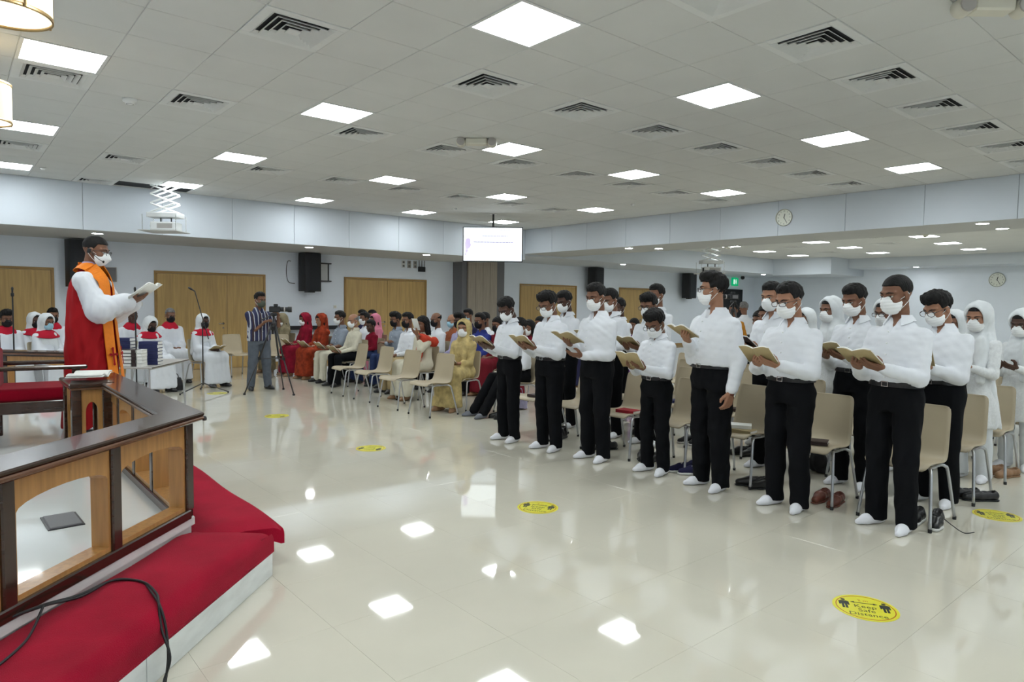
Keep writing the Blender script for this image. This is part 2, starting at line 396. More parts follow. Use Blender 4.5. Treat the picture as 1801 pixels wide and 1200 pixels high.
# bulkheads: body + panels with narrow joints
def panels(parent, axis, const, a0, a1, z0, z1, first, step, m='bulkhead_paint'):
    cuts = [a0]; p = first
    while p < a1-.05:
        if p > a0+.05: cuts.append(p)
        p += step
    cuts.append(a1)
    for u, v in zip(cuts[:-1], cuts[1:]):
        if axis == 'y': b = MB().box((u+.003, const-.018, z0), (v-.003, const+.002, z1), .003)
        else: b = MB().box((const-.018, u+.003, z0), (const+.002, v-.003, z1), .003)
        b.build('panel', m, parent)
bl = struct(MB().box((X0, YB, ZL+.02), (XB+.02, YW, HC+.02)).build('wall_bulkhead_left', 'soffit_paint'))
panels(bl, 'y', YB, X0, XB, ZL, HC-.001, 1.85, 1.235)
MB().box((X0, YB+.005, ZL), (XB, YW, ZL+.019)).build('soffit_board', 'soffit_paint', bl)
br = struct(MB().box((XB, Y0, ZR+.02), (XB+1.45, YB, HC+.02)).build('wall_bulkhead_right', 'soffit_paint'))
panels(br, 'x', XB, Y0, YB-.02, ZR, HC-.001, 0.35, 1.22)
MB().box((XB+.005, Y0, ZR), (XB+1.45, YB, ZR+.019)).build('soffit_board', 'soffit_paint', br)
# far hall: coffer
fc = struct(MB().box((XB+1.45, Y0, ZF+.001), (XW, YB, ZF+.2)).build('ceiling_far', 'ceiling_tile'))
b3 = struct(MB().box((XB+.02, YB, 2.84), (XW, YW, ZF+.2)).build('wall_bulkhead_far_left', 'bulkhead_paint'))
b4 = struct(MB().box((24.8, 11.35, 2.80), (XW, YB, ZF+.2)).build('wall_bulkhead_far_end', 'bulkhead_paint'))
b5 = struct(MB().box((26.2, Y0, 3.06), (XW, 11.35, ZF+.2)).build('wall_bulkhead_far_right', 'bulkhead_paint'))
# walls
wl = struct(MB().box((X0, YW, 0), (XW, YW+.2, HC+.3)).build('wall_back', 'wall_paint'))
struct(MB().box((XW, Y0, 0), (XW+.2, YW, HC+.3)).build('wall_right', 'wall_paint'))
struct(MB().box((X0-.2, Y0, 0), (X0, YW, HC+.3)).build('wall_left', 'wall_paint'))
struct(MB().box((X0, Y0-.2, 0), (XW, Y0, HC+.3)).build('wall_front', 'wall_paint'))
struct(MB().box((X0, YW-.015, 0), (XW, YW, .09)).build('baseboard_back', 'door_frame'))
struct(MB().box((XW-.015, Y0, 0), (XW, YW-.02, .09)).build('baseboard_right', 'white_plastic'))
# folding partition pocket
pt = struct(MB().box((11.25, 15.55, 0), (11.42, YW, ZL)).build('wall_partition', 'partition_grey'))
for k in range(4): MB().box((11.44+.265*k, 15.5, 0.02), (11.70+.265*k, 15.97, 2.82), .006).build('panel', 'partition_wood', pt)
MB().box((12.51, 15.52, 0), (12.78, YW, 2.83)).build('shaded_side', 'partition_grey', pt)  # dark grey strip: shading of the turned wall side put into the colour

# doors in the wall
def door(n, x0, x1, ztop, split, label):
    d = struct(MB().box((x0-.05, YW-.03, 0), (x0, YW, ztop+.05)).box((x1, YW-.03, 0), (x1+.05, YW, ztop+.05)).box((x0, YW-.03, ztop), (x1, YW, ztop+.05)).build('door_%d' % n, 'door_frame'))
    d['label'] = label
    xs = [x0]+split+[x1]
    for u, v in zip(xs[:-1], xs[1:]):
        l = MB().box((u+.004, YW-.022, .01), (v-.004, YW, ztop-.004), .002).build('leaf', 'door_oak', d)
    s = split[-1]
    for dx in (-.09,):
        h_ = MB().lathe([(.028, 0), (.028, -.008), (.012, -.01), (.012, -.04)], 12, (s+dx, YW-.022, 1.02), 'y').tube([(s+dx, YW-.062, 1.02), (s+dx-.11, YW-.062, 1.02)], .010)
        h_.build('handle', 'steel', d, True); MB().lathe([(.02, 0), (.02, -.01)], 12, (s+dx, YW-.022, .92), 'y').build('lock_plate', 'steel', d)
door(1, -.9, 1.62, 2.1, [.4], 'pale oak double door at the far left behind the choir')
door(2, 3.50, 5.78, 2.12, [4.95], 'wide pale oak double door behind the standing cameraman')
door(3, 7.90, 10.29, 2.14, [9.1], 'pale oak double door behind the seated congregation')
door(4, 13.85, 16.28, 2.14, [15.05], 'pale oak double door behind the standing boys')
door(5, 18.55, 20.95, 2.14, [19.8], 'pale oak double door between the two far wall loudspeakers')
d6 = struct(MB().box((25.0, YW-.04, 0), (26.6, YW-.002, 2.30)).build('door_6', 'dark_void')); d6['label'] = 'dark open doorway under the green exit sign'  # solid slab; the doorway's darkness is painted by its near-black colour
# ------------------------------------------------------------------ ORGANIC SURFACES (signed distance fields meshed with surface nets)
class Field:
    def __init__(s, lo, hi, h):
        s.lo = np.array(lo, np.float32); s.h = h
        n = np.maximum(np.ceil((np.array(hi)-s.lo)/h).astype(int)+1, 4)
        s.ax = [s.lo[i]+h*np.arange(n[i], dtype=np.float32) for i in range(3)]
        s.F = np.full(n, 9.0, np.float32)
    def sub(s, lo, hi):
        sl = []
        for i in range(3):
            a = max(0, int((lo[i]-s.lo[i])/s.h)); b = min(s.F.shape[i], int((hi[i]-s.lo[i])/s.h)+2)
            if b <= a: return None, None
            sl.append(slice(a, b))
        X = s.ax[0][sl[0]][:, None, None]; Y = s.ax[1][sl[1]][None, :, None]; Z = s.ax[2][sl[2]][None, None, :]
        return tuple(sl), (X, Y, Z)
    def add(s, prim, k=0.0, cut=False):
        fn, lo, hi = prim
        pad = 2.5*s.h+k*1.2
        sl, P = s.sub(np.array(lo)-pad, np.array(hi)+pad)
        if sl is None: return s
        d = fn(*P); A = s.F[sl]
        if cut:
            d = -d
            if k > 0: hh = np.clip(.5-.5*(d-A)/k, 0, 1); s.F[sl] = A*hh+d*(1-hh)+k*hh*(1-hh)
            else: s.F[sl] = np.maximum(A, d)
        elif k > 0:
            hh = np.clip(.5+.5*(d-A)/k, 0, 1); s.F[sl] = d*(1-hh)+A*hh-k*hh*(1-hh)
        else: s.F[sl] = np.minimum(A, d)
        return s
    def half(s, n, d):                       # keep n.p >= d
        s.F = np.maximum(s.F, d-(n[0]*s.ax[0][:, None, None]+n[1]*s.ax[1][None, :, None]+n[2]*s.ax[2][None, None, :])); return s
    def wrinkle(s, amp, lam, seed, ani=(1, 1, 1)):
        g = np.random.RandomState(seed); W = 0
        for _ in range(5):
            k = g.normal(size=3)*np.array(ani); k *= 2*np.pi/(lam*g.uniform(.6, 1.5))/np.linalg.norm(k)
            W = W+np.sin(k[0]*s.ax[0][:, None, None]+k[1]*s.ax[1][None, :, None]+k[2]*s.ax[2][None, None, :]+g.uniform(0, 6.28))
        s.F = s.F+(amp*.45*W).astype(np.float32); return s
    def mesh(s, smooth=1):
        F = s.F; S = F < 0; n = np.array(F.shape)
        F = F.copy(); 
        for ax in range(3):
            idx = [slice(None)]*3
            for e_ in (0, -1): idx[ax] = e_; S[tuple(idx)] = False; F[tuple(idx)] = np.maximum(F[tuple(idx)], 1e-4)
        c = np.zeros(n-1, np.int8)
        for i in (0, 1):
            for j in (0, 1):
                for k in (0, 1): c += S[i:n[0]-1+i, j:n[1]-1+j, k:n[2]-1+k]
        m = (c > 0) & (c < 8); ci = np.argwhere(m)
        if len(ci) == 0: return np.zeros((0, 3)), np.zeros((0, 4), int)
        acc = np.zeros((len(ci), 3)); cnt = np.zeros(len(ci))
        for ax in range(3):
            o1, o2 = [a for a in range(3) if a != ax]
            for i in (0, 1):
                for j in (0, 1):
                    a = ci.copy(); a[:, o1] += i; a[:, o2] += j; b = a.copy(); b[:, ax] += 1
                    fa = F[a[:, 0], a[:, 1], a[:, 2]]; fb = F[b[:, 0], b[:, 1], b[:, 2]]
                    x = (fa < 0) != (fb < 0); t = np.where(x, fa/np.where(fa-fb == 0, 1, fa-fb), 0)
                    p = a.astype(float); p[:, ax] += t; acc[x] += p[x]; cnt[x] += 1
        v = acc/np.maximum(cnt, 1)[:, None]
        ids = np.full(n-1, -1, np.int32); ids[m] = np.arange(len(ci))
        q = []
        for ax in range(3):
            o1, o2 = [(1, 2), (2, 0), (0, 1)][ax]
            sa = [slice(0, n[0]), slice(0, n[1]), slice(0, n[2])]; sa[ax] = slice(0, n[ax]-1); sb = list(sa); sb[ax] = slice(1, n[ax])
            A = S[tuple(sa)]; B = S[tuple(sb)]
            e_ = np.argwhere(A != B)
            if len(e_) == 0: continue
            ok = (e_[:, o1] > 0) & (e_[:, o2] > 0) & (e_[:, o1] < n[o1]-1) & (e_[:, o2] < n[o2]-1); e_ = e_[ok]
            fl_ = A[e_[:, 0], e_[:, 1], e_[:, 2]]
            def cell(d1, d2):
                z = e_.copy(); z[:, o1] += d1; z[:, o2] += d2; return ids[z[:, 0], z[:, 1], z[:, 2]]
            Q = np.stack([cell(-1, -1), cell(0, -1), cell(0, 0), cell(-1, 0)], 1)
            Q[~fl_] = Q[~fl_][:, ::-1]; q.append(Q)
        q = np.concatenate(q); q = q[(q >= 0).all(1)]
        for _ in range(smooth):
            sm = np.zeros_like(v); cn = np.zeros(len(v))
            for a in range(4):
                np.add.at(sm, q[:, a], v[q[:, (a+1) % 4]]); np.add.at(cn, q[:, a], 1)
                np.add.at(sm, q[:, a], v[q[:, (a-1) % 4]]); np.add.at(cn, q[:, a], 1)
            v = .5*v+.5*sm/np.maximum(cn, 1)[:, None]
        return v*s.h+s.lo, q
def rcone(a, b, ra, rb):
    a = np.array(a, np.float32); b = np.array(b, np.float32); ba = b-a; L = float(ba @ ba)+1e-9; m = max(ra, rb)
    def fn(X, Y, Z):
        x, y, z = X-a[0], Y-a[1], Z-a[2]
        t = np.clip((x*ba[0]+y*ba[1]+z*ba[2])/L, 0, 1)
        return np.sqrt((x-t*ba[0])**2+(y-t*ba[1])**2+(z-t*ba[2])**2)-(ra+(rb-ra)*t)
    return fn, np.minimum(a, b)-m, np.maximum(a, b)+m
def ell(c, r, M=None):
    c = np.array(c, np.float32); r = np.array(r, np.float32)
    def fn(X, Y, Z):
        x, y, z = X-c[0], Y-c[1], Z-c[2]
        if M is not None: x, y, z = (M[0][0]*x+M[1][0]*y+M[2][0]*z, M[0][1]*x+M[1][1]*y+M[2][1]*z, M[0][2]*x+M[1][2]*y+M[2][2]*z)
        k0 = np.sqrt((x/r[0])**2+(y/r[1])**2+(z/r[2])**2); k1 = np.sqrt((x/r[0]**2)**2+(y/r[1]**2)**2+(z/r[2]**2)**2)+1e-6
        return k0*(k0-1)/k1
    m = r if M is None else np.full(3, r.max())
    return fn, c-m, c+m
def loft(prof, n=2.3, cy=0.0):
    pr = np.array(sorted(prof), np.float32)      # z, cx, a, b
    def fn(X, Y, Z):
        z = Z.ravel(); cx = np.interp(z, pr[:, 0], pr[:, 1]); a = np.interp(z, pr[:, 0], pr[:, 2]); b = np.interp(z, pr[:, 0], pr[:, 3])
        cx, a, b = [q.astype(np.float32)[None, None, :] for q in (cx, a, b)]
        q = (np.abs((X-cx)/a)**n+np.abs((Y-cy)/b)**n)**(1/n)
        d = (q-1)*np.minimum(a, b)
        return np.maximum(d, np.maximum(pr[0, 0]-Z, Z-pr[-1, 0]))
    return fn, np.array([(pr[:, 1]-pr[:, 2]).min(), cy-pr[:, 3].max(), pr[0, 0]]), np.array([(pr[:, 1]+pr[:, 2]).max(), cy+pr[:, 3].max(), pr[-1, 0]])
def chain(F, pts, rr, k):
    for i in range(len(pts)-1): F.add(rcone(pts[i], pts[i+1], rr[i], rr[i+1]), k)
# ------------------------------------------------------------------ PEOPLE
HEADC = {}
def head_set(h):
    if h in HEADC: return HEADC[h]
    d = {}
    F = Field((-.125, -.1, -.135), (.135, .1, .13), h)
    F.add(ell((-.012, 0, .032), (.097, .077, .088))); F.add(ell((.024, 0, -.045), (.069, .059, .073)), .03)
    F.add(rcone((.058, -.012, -.098), (.058, .012, -.098), .022, .022), .025)
    for s in (1, -1):
        F.add(ell((.055, s*.040, -.032), (.030, .024, .028)), .02)
        F.add(rcone((.088, s*.012, .024), (.066, s*.055, .024), .009, .008), .015)
        F.add(ell((-.004, s*.079, -.012), (.019, .008, .032), None), .006)
        F.add(ell((.092, s*.033, .004), (.014, .019, .011)), .012, True)
    F.add(rcone((.088, 0, .012), (.107, 0, -.026), .007, .012), .012)
    F.add(rcone((.096, -.011, -.034), (.096, .011, -.034), .009, .009), .01)
    F.add(rcone((.083, -.018, -.066), (.083, .018, -.066), .009, .009), .008); F.add(rcone((.081, -.016, -.077), (.081, .016, -.077), .009, .009), .006)
    F.add(rcone((-.025, 0, -.07), (-.033, 0, -.125), .049, .044), .03)
    for s in (1, -1): F.add(ell((.0765, s*.033, .0105), (.0150, .0185, .0085)), .004)
    d['head'] = F.mesh()
    def hair(cx, r, plane, extra=(), amp=.003, keep=None):
        G = Field((-.16, -.13, -.32), (.13, .13, .17), max(h, .006))
        G.add(ell((cx, 0, .044), r))
        for e_ in extra: G.add(e_, .03)
        X, Y, Z = G.ax[0][:, None, None], G.ax[1][None, :, None], G.ax[2][None, None, :]
        if len(plane) == 2: G.half((-plane[0], 0, 1), plane[1])
        else:            # forehead line above, temples / sideburns / nape behind the ears
            top_ = plane[0]+plane[1]*(X-.08)-Z; back_ = np.maximum(X-plane[2]-.35*Z, -.092-.40*(X+.03)-Z)
            G.F = np.maximum(G.F, np.minimum(top_, back_)).astype(np.float32)
        if keep: G.half(*keep)
        G.wrinkle(amp, .03, 5, (1, 1, .4)); return G.mesh(0)
    d['short'] = hair(-.014, (.104, .083, .090), (.071, .16, .018), [ell((.018, 0, .104), (.062, .056, .028))])
    d['full'] = hair(-.014, (.109, .087, .095), (.064, .12, .022), [ell((.030, .01, .112), (.072, .066, .040)), ell((.055, -.015, .10), (.035, .045, .03))], .004)
    d['crop'] = hair(-.013, (.101, .0805, .088), (.068, .14, .012), amp=.0008)
    d['bald'] = hair(-.016, (.101, .081, .085), (.30, 0, .008), keep=((-.25, 0, -1), -.050), amp=.002)
    d['thin'] = hair(-.016, (.103, .083, .088), (.085, .4, .010), amp=.003)
    G = Field((-.17, -.13, -.34), (.13, .13, .17), max(h, .007))
    G.add(ell((-.014, 0, .042), (.108, .088, .093))); G.half((-.72, 0, 1), .008)
    G.add(rcone((-.055, 0, .0), (-.075, 0, -.17), .078, .06), .03)
    for s in (1, -1): G.add(rcone((-.01, s*.068, .03), (-.02, s*.075, -.16), .028, .03), .02)
    G.wrinkle(.003, .03, 7, (1, 1, .3)); d['long'] = G.mesh(0)
    def maskf(nose, point=0):
        G = Field((.0, -.09, -.15), (.16, .09, .03), h)
        G.add(ell((.036, 0, -.060), (.078, .069, .068))); G.add(ell((.086, 0, -.030), (.036, .024, .028)), .03)
        if point: G.add(rcone((.07, 0, -.055), (.128, 0, -.05), .05, .012), .02)
        G.half((1, 0, .25), .010)
        zz = G.ax[2][None, None, :]
        if not point: G.F = G.F+(.0016*np.sin(zz*2*np.pi/.022)).astype(np.float32)
        return G.mesh(0)
    d['mask'] = maskf(0); d['n95'] = maskf(0, 1)
    HEADC[h] = d; return d
def ear_loops():
    m = MB()
    for s in (1, -1):
        m.tube([(.040, s*.062, -.028), (.01, s*.076, -.010), (-.012, s*.084, .012), (-.022, s*.084, 0)], .0022, 5)
        m.tube([(.036, s*.056, -.092), (.01, s*.072, -.065), (-.012, s*.083, -.040), (-.022, s*.084, -.03)], .0022, 5)
    return m
def glasses(m_frame, rnd=False):
    m = MB(); L = MB()
    for s in (1, -1):
        pts = []
        for k in range(17):
            a = 2*math.pi*k/16; n = 2.0 if rnd else 3.2
            c, sn = math.cos(a), math.sin(a)
            y = .026*math.copysign(abs(c)**(2/n), c); z = (.024 if rnd else .018)*math.copysign(abs(sn)**(2/n), sn)
            pts.append((.108-abs(y+.033)*.25+.008, s*.034+y*1.0, z-.002))
        m.tube(pts, .0022, 5, False)
        L.raw([(p[0], p[1], p[2]) for p in pts[:-1]], [tuple(range(16))])
        m.tube([(.106, s*.060, .006), (.05, s*.080, .006), (-.012, s*.086, .0)], .0018, 5)
    m.tube([(.115, -.010, .004), (.119, 0, .008), (.115, .010, .004)], .002, 5)
    return m, L
HANDC = {}
def hand_set(h, pose):
    key = (h, pose)
    if key in HANDC: return HANDC[key]
    F = Field((-.05, -.075, -.12), (.23, .095, .06), h)
    curl = dict(hold=(12, 14, 12), relax=(22, 28, 18), fist=(62, 75, 45), flat=(6, 8, 6))[pose]
    ys = (.030, .010, -.010, -.029); ln = (.072, .081, .075, .058)
    F.add(rcone((-.04, 0, 0), (.01, 0, 0), .026, .024))
    for i in range(4):
        F.add(rcone((.008, ys[i]*.55, .0), (.088-.004*abs(i-1.3), ys[i], 0), .019, .0125), .012)
        p = np.array([.088-.004*abs(i-1.3), ys[i], 0.]); a = 0; L = ln[i]; fr_ = (.46, .30, .24); rad = (.0105, .0095, .0085, .0068)
        for k in range(3):
            a += R(curl[k]*(1+.12*i)); q = p+L*fr_[k]*np.array([math.cos(a), ys[i]*.12/.03*.1, -math.sin(a)])
            F.add(rcone(p, q, rad[k], rad[k+1]), .004); p = q
    tz = -.010 if pose != 'hold' else -.028
    chain(F, [(.018, .024, -.004), (.048, .052, tz), (.070, .058 if pose != 'fist' else .040, tz-.014), (.090, .054 if pose != 'fist' else .018, tz-.018)], (.018, .014, .0115, .009), .008)
    HANDC[key] = F.mesh(1); return HANDC[key]
def nrm(v): v = np.array(v, float); return v/(np.linalg.norm(v)+1e-9)
def ik(S, W, l1, l2, pole):
    S, W = np.array(S, float), np.array(W, float); d = W-S; L = np.linalg.norm(d)
    if L > (l1+l2)*.995: W = S+d/L*(l1+l2)*.995; d = W-S; L = np.linalg.norm(d)
    u = d/L; a = (l1*l1-l2*l2+L*L)/(2*L); hgt = math.sqrt(max(l1*l1-a*a, 1e-6))
    p = np.array(pole, float); p = nrm(p-u*(p @ u)); return S+u*a+p*hgt, W
def rotm(yaw, pitch, roll=0):
    cy, sy, cp, sp, cr, sr = math.cos(yaw), math.sin(yaw), math.cos(pitch), math.sin(pitch), math.cos(roll), math.sin(roll)
    Rz = np.array([[cy, -sy, 0], [sy, cy, 0], [0, 0, 1]]); Ry = np.array([[cp, 0, sp], [0, 1, 0], [-sp, 0, cp]]); Rx = np.array([[1, 0, 0], [0, cr, -sr], [0, sr, cr]])
    return Rz @ Ry @ Rx          # pitch>0 looks down
SEED = [100]
def person(label, pos, head=180, h=1.70, g=1.0, pose='stand', skin='skin_mid', hair='short', hairm='hair_black', mask='mask_white', masks='mask',
           spec=None, nod=22, turn=0, tilt=0, arms='book', top='shirt_white', sleeve='long', bottom='trousers_black', belt=True, feet='sock_white',
           dress=None, dlen=.12, scarf=None, ring=None, q='hi', group=None, cat='person', wl=None, wr=None, leg=0.0, z0=0.0, lean=0.0, collar=True, shoe=False, belly=1.0, drape=None, hand=None, flare=.36, hem=None, stance=1.0):
    SEED[0] += 1; sd = SEED[0]
    t = thing('person', label, cat, (pos[0], pos[1], z0), R(head), group)
    s = h/1.70; hv, cv, hdv, bv = dict(hi=(.0052, .0125, .005, .02), mid=(.0065, .016, .0065, .024), lo=(.009, .021, .009, .03))[q]
    sit = pose == 'sit'
    dz = (0.53-.88*s) if sit else 0.0            # shift of the upper body
    ln_ = math.tan(R(lean))
    def U(x, y, z): zz = z*s+dz; return np.array([x*s+ln_*max(0, (z-.9)*s), y*s, zz])   # upper-body point
    sh = (.55+.45*s)*1.04
    hc = U(.015, 0, 0)+np.array([ln_*.65*s, 0, h-.118*sh]); Rm = rotm(R(turn), R(nod), R(tilt)); pv = np.array([-.03, 0, -.085])*sh
    pivot = hc+pv
    def HV(v): return (np.asarray(v)*sh-pv) @ Rm.T+pivot
    # arms
    sh_y = .156*min(1.12, .5+.5*g)
    tg = dict(book=((.29, .085, 1.10), (.29, -.085, 1.10)), bookhigh=((.31, .09, 1.20), (.31, -.07, 1.20)), down=((.05, .235, .80), (.05, -.235, .80)),
              lap=((.30, .07, 1.00), (.30, -.07, 1.00)), cross=((.20, -.08, 1.14), (.22, .08, 1.17)), onebook=((.05, .235, .79), (.30, -.08, 1.20)),
              hips=((.25, .13, 1.05), (.33, -.08, 1.23)))[arms]
    W = [np.array(wl if wl is not None else tg[0], float), np.array(wr if wr is not None else tg[1], float)]
    J = []
    for k, sg in ((0, 1), (1, -1)):
        S_ = U(-.008, sg*sh_y, 1.306); w_ = U(*W[k])
        E_, w2 = ik(S_, w_, .285*s, .25*s, (-.45, sg*flare, -1))
        J.append((S_, E_, w2, sg))
    # legs
    L = []
    for sg in (1, -1):
        if sit:
            hp = np.array([0., sg*.085*s, .53]); kn = np.array([.42*s, sg*.105, .53-.3*leg*.2]); an = np.array([.42*s+.02+leg, sg*.10+0.02*sg, .085])
        else:
            hp = np.array([0, sg*.085*s, .87*s]); kn = np.array([.018, sg*.098*s*(.5+.5*stance), .48*s]); an = np.array([-.01, sg*.105*s*stance, .075])
        L.append((hp, kn, an, sg))
    # ---- body (one mesh): torso, limbs, head, hands
    lo = np.array([-.35, -.45, -.02]); hi = np.array([.75+leg, .45, h+.1+dz])
    B = Field(lo, hi, bv)
    B.add(loft([(z*s+dz, U(x, 0, z)[0], a*s*.86, b*s*.86) for z, x, a, b in ((.86, 0, .09, .14), (1.0, 0, .09, .13), (1.25, 0, .10, .14), (1.33, -.006, .098, .105), (1.385, -.013, .072, .062))]))
    B.add(rcone(U(-.018, 0, 1.34), HV((-.028, 0, -.085)), .055*s, .0505*sh), .02)
    for S_, E_, w_, sg in J: chain(B, [S_, E_, w_], (.045*s, .036*s, .026*s), .02)
    for hp, kn, an, sg in L:
        chain(B, [hp, kn, an], (.07*s, .05*s, .036*s), .02); B.add(rcone(an+[-.03, 0, -.045], an+[.12, sg*.02, -.052], .03, .022), .02)
    v, f = B.mesh(); vs_, fs = [v], [f]; n = len(v)
    hs = head_set(hv); hvv, hf = hs['head']; vs_.append(HV(hvv)); fs.append(hf+n); n += len(hvv)
    hps = hand or {'book': ('hold', 'hold'), 'bookhigh': ('hold', 'hold'), 'down': ('relax', 'relax'), 'lap': ('relax', 'relax'), 'cross': ('relax', 'relax'), 'onebook': ('relax', 'hold'), 'hips': ('fist', 'fist')}[arms]
    HD = []
    for k, (S_, E_, w_, sg) in enumerate(J):
        hvx, hfx = hand_set(hdv, hps[k]); hx = hvx.copy()*(.6+.4*s)
        d_ = nrm(w_-E_)
        if hps[k] == 'hold': fd = nrm(d_*.6+np.array([.55, -sg*.35, .15])); pn = np.array([-.35, -sg*.25, 1.0])
        elif arms == 'down' or (arms == 'onebook' and sg == 1): fd = d_; pn = np.array([0, -sg, 0.])
        else: fd = nrm(d_+np.array([0, -sg*.5, -.1])); pn = np.array([-.1, 0, -1.])
        zx = nrm(-(pn-fd*(pn @ fd))); yx = np.cross(zx, fd)
        if sg == 1: hx[:, 1] *= -1; hfx = hfx[:, ::-1]
        Mx = np.stack([fd, yx, zx], 1)
        vs_.append(hx @ Mx.T+w_); fs.append(hfx+n); n += len(hx); HD.append((w_, fd))
    obj('body', mesh('body', np.concatenate(vs_), np.concatenate(fs), skin, True), t)
    # ---- eyes, brows, hair, mask, glasses
    m = MB()
    for sg in (1, -1): m.lathe([(.001, -.0135), (.0095, -.0095), (.0135, 0), (.0095, .0095), (.001, .0135)], 10, (.0745, sg*.033, .003))
    me = mesh('eyes', HV(m.v), m.f, 'eye_white', True); me.materials.append(MATS['eye_dark']); ey = obj('eyes', me, t)
    for p in me.polygons:
        c = (np.array(p.center)-pivot) @ Rm+pv; c = c/sh
        if c[0] > .0835 and abs(abs(c[1])-.033) < .0075 and abs(c[2]-.003) < .009: p.material_index = 1
    m = MB()
    for sg in (1, -1): m.tube([(.097, sg*.014, .020), (.094, sg*.034, .027), (.076, sg*.055, .021)], [.003, .0042, .002], 6)
    obj('eyebrows', mesh('eyebrows', HV(m.v), m.f, hairm, True), t)
    if scarf and hair == 'short': hair = 'crop'
    if hair != 'none': hvx, hfx = hs[hair]; obj('hair', mesh('hair', HV(hvx), hfx, hairm, True), t)
    if mask:
        mv, mf = hs[masks]; mk = obj('mask', mesh('mask', HV(mv), mf, mask, True), t)
        if q != 'lo': e_ = ear_loops(); obj('ear_loop', mesh('ear_loop', HV(e_.v), e_.f, 'mask_white' if mask != 'mask_black' else mask, True), mk)
    if spec:
        a, b = glasses('black_metal', spec == 'round'); gl = obj('glasses', mesh('glasses', HV(a.v), a.f, 'black_metal', True), t)
        obj('lens', mesh('lens', HV(b.v), b.f, 'clear_lens'), gl)
    # ---- clothing
    wz = 1.0
    if dress is None or dress == 'kurta':
        C_ = Field((-.33, -.46, (.86 if not sit else .80)*s+dz-.08), (.55, .46, 1.50*s+dz), cv)
        P_ = ((.985, .0, .112*belly, .158), (1.03, .0, .121*belly, .166), (1.10, .0, .121*belly, .164), (1.20, 0, .117*(.5+.5*belly), .162), (1.28, 0, .110, .158), (1.325, -.006, .102, .136), (1.368, -.012, .084, .094), (1.408, -.016, .067, .070), (1.427, -.018, .060, .064))
        if hem: P_ = ((hem, 0, .122*belly, .168),)+P_[1:]
        C_.add(loft([(z*s+dz, U(x, 0, z)[0], a*s*g, b*s*g) for z, x, a, b in P_]))
        for S_, E_, w_, sg in J:
            gg = s*(.45+.55*g)
            if sleeve == 'long':
                chain(C_, [S_, E_], (.055*gg, .051*gg), .045); chain(C_, [E_, E_+(w_-E_)*.9], (.050*gg, .039*gg), .015)
                C_.add(rcone(E_+(w_-E_)*.88, E_+(w_-E_)*.98, .036*s, .035*s), .006)
            else: C_.add(rcone(S_, S_+(E_-S_)*.78, .064*gg, .062*gg), .025)
        C_.wrinkle(.0028 if q != 'lo' else .003, .055, sd, (1, 1, 1.8))
        if collar: C_.add(rcone(U(.048, 0, 1.44), U(.098, 0, 1.315), .040*s, .005), .008, True)
        v, f = C_.mesh(1); shirt = obj('shirt' if not dress else 'blouse', mesh('shirt', v, f, top, True), t)
        if collar and q != 'lo':
            cm = MB(); N = 22; vv = []
            for i in range(N+1):
                a = R(34)+(R(360)-R(68))*i/N; e_ = max(0, 1-min(i, N-i)/4.0)
                ca, sa = math.cos(a), math.sin(a); c0 = U(-.018, 0, 1.41)
                for (r_, z_) in ((.058, .030), (.065, .031), (.089+.016*e_, -.008-.030*e_), (.083+.015*e_, -.011-.030*e_)):
                    vv.append(c0+np.array([ca*r_*s*1.06, sa*r_*s*1.03, z_*s]))
            ff = [(i*4+k, i*4+(k+1) % 4, i*4+4+(k+1) % 4, i*4+4+k) for i in range(N) for k in range(4)]+[(3, 2, 1, 0), (N*4, N*4+1, N*4+2, N*4+3)]
            autosmooth(obj('collar', mesh('collar', np.array(vv), ff, top), shirt), 50)
            pm = MB(); 
            for k in range(5):
                z = 1.33-.075*k; ax = U(0, 0, z); aa = np.interp(z, [p[0] for p in P_], [p[2] for p in P_])*s*g
                pm.lathe([(.001, .006), (.006, .005), (.006, 0)], 8, (ax[0]+aa+.002, 0, ax[2]), 'x')
            obj('buttons', mesh('buttons', pm.v, pm.f, 'white_plastic', True), shirt)
    if dress is None or dress == 'kurta':
        D_ = Field((-.3, -.36, -.02), (.62+leg, .36, 1.06*s+dz), cv)
        gp = .45+.55*g
        if sit: D_.add(loft([(.44, 0, .12*s*g, .155*s*g), (.56, 0, .12*s*g, .155*s*g), (.62+.04*s, 0, .112*s*g*belly, .15*s*g)]))
        else: D_.add(loft([(z*s, x, a*s*g, b*s*gp) for z, x, a, b in ((.80, -.004, .102, .150), (.88, -.006, .112, .160), (.95, 0, .108, .157), (1.012, 0, .106*max(1, .3+.7*belly), .152))]))
        for hp, kn, an, sg in L:
            chain(D_, [hp, kn], (.093*s*gp, .072*s*gp), .025); D_.add(rcone(kn, an+[0, 0, -.02], .071*s*gp, .066*s), .02)
        D_.half((0, 0, 1), .035); D_.wrinkle(.0042, .10, sd+7, (1, 1, .6)); v, f = D_.mesh(1)
        tr = obj('trousers', mesh('trousers', v, f, bottom, True), t)
        if belt and not sit:
            bm_ = MB(); N = 40; vv = []
            for i in range(N):
                a = 2*math.pi*i/N; c, sn = math.cos(a), math.sin(a); n_ = 2/2.3
                x = math.copysign(abs(c)**n_, c); y = math.copysign(abs(sn)**n_, sn)
                for rr_, z in ((1.0, .966), (1.055, .968), (1.055, 1.002), (1.0, 1.004)): vv.append((x*.109*s*g*max(1, .3+.7*belly)*rr_, y*.157*s*gp*rr_, z*s))
            ff = [(i*4+k, ((i+1) % N)*4+k, ((i+1) % N)*4+(k+1) % 4, i*4+(k+1) % 4) for i in range(N) for k in range(4)]
            be = obj('belt', mesh('belt', np.array(vv), ff, 'belt_black'), tr)
            xb = .109*s*g*max(1, .3+.7*belly)*1.055
            b2 = MB(); z = .985*s
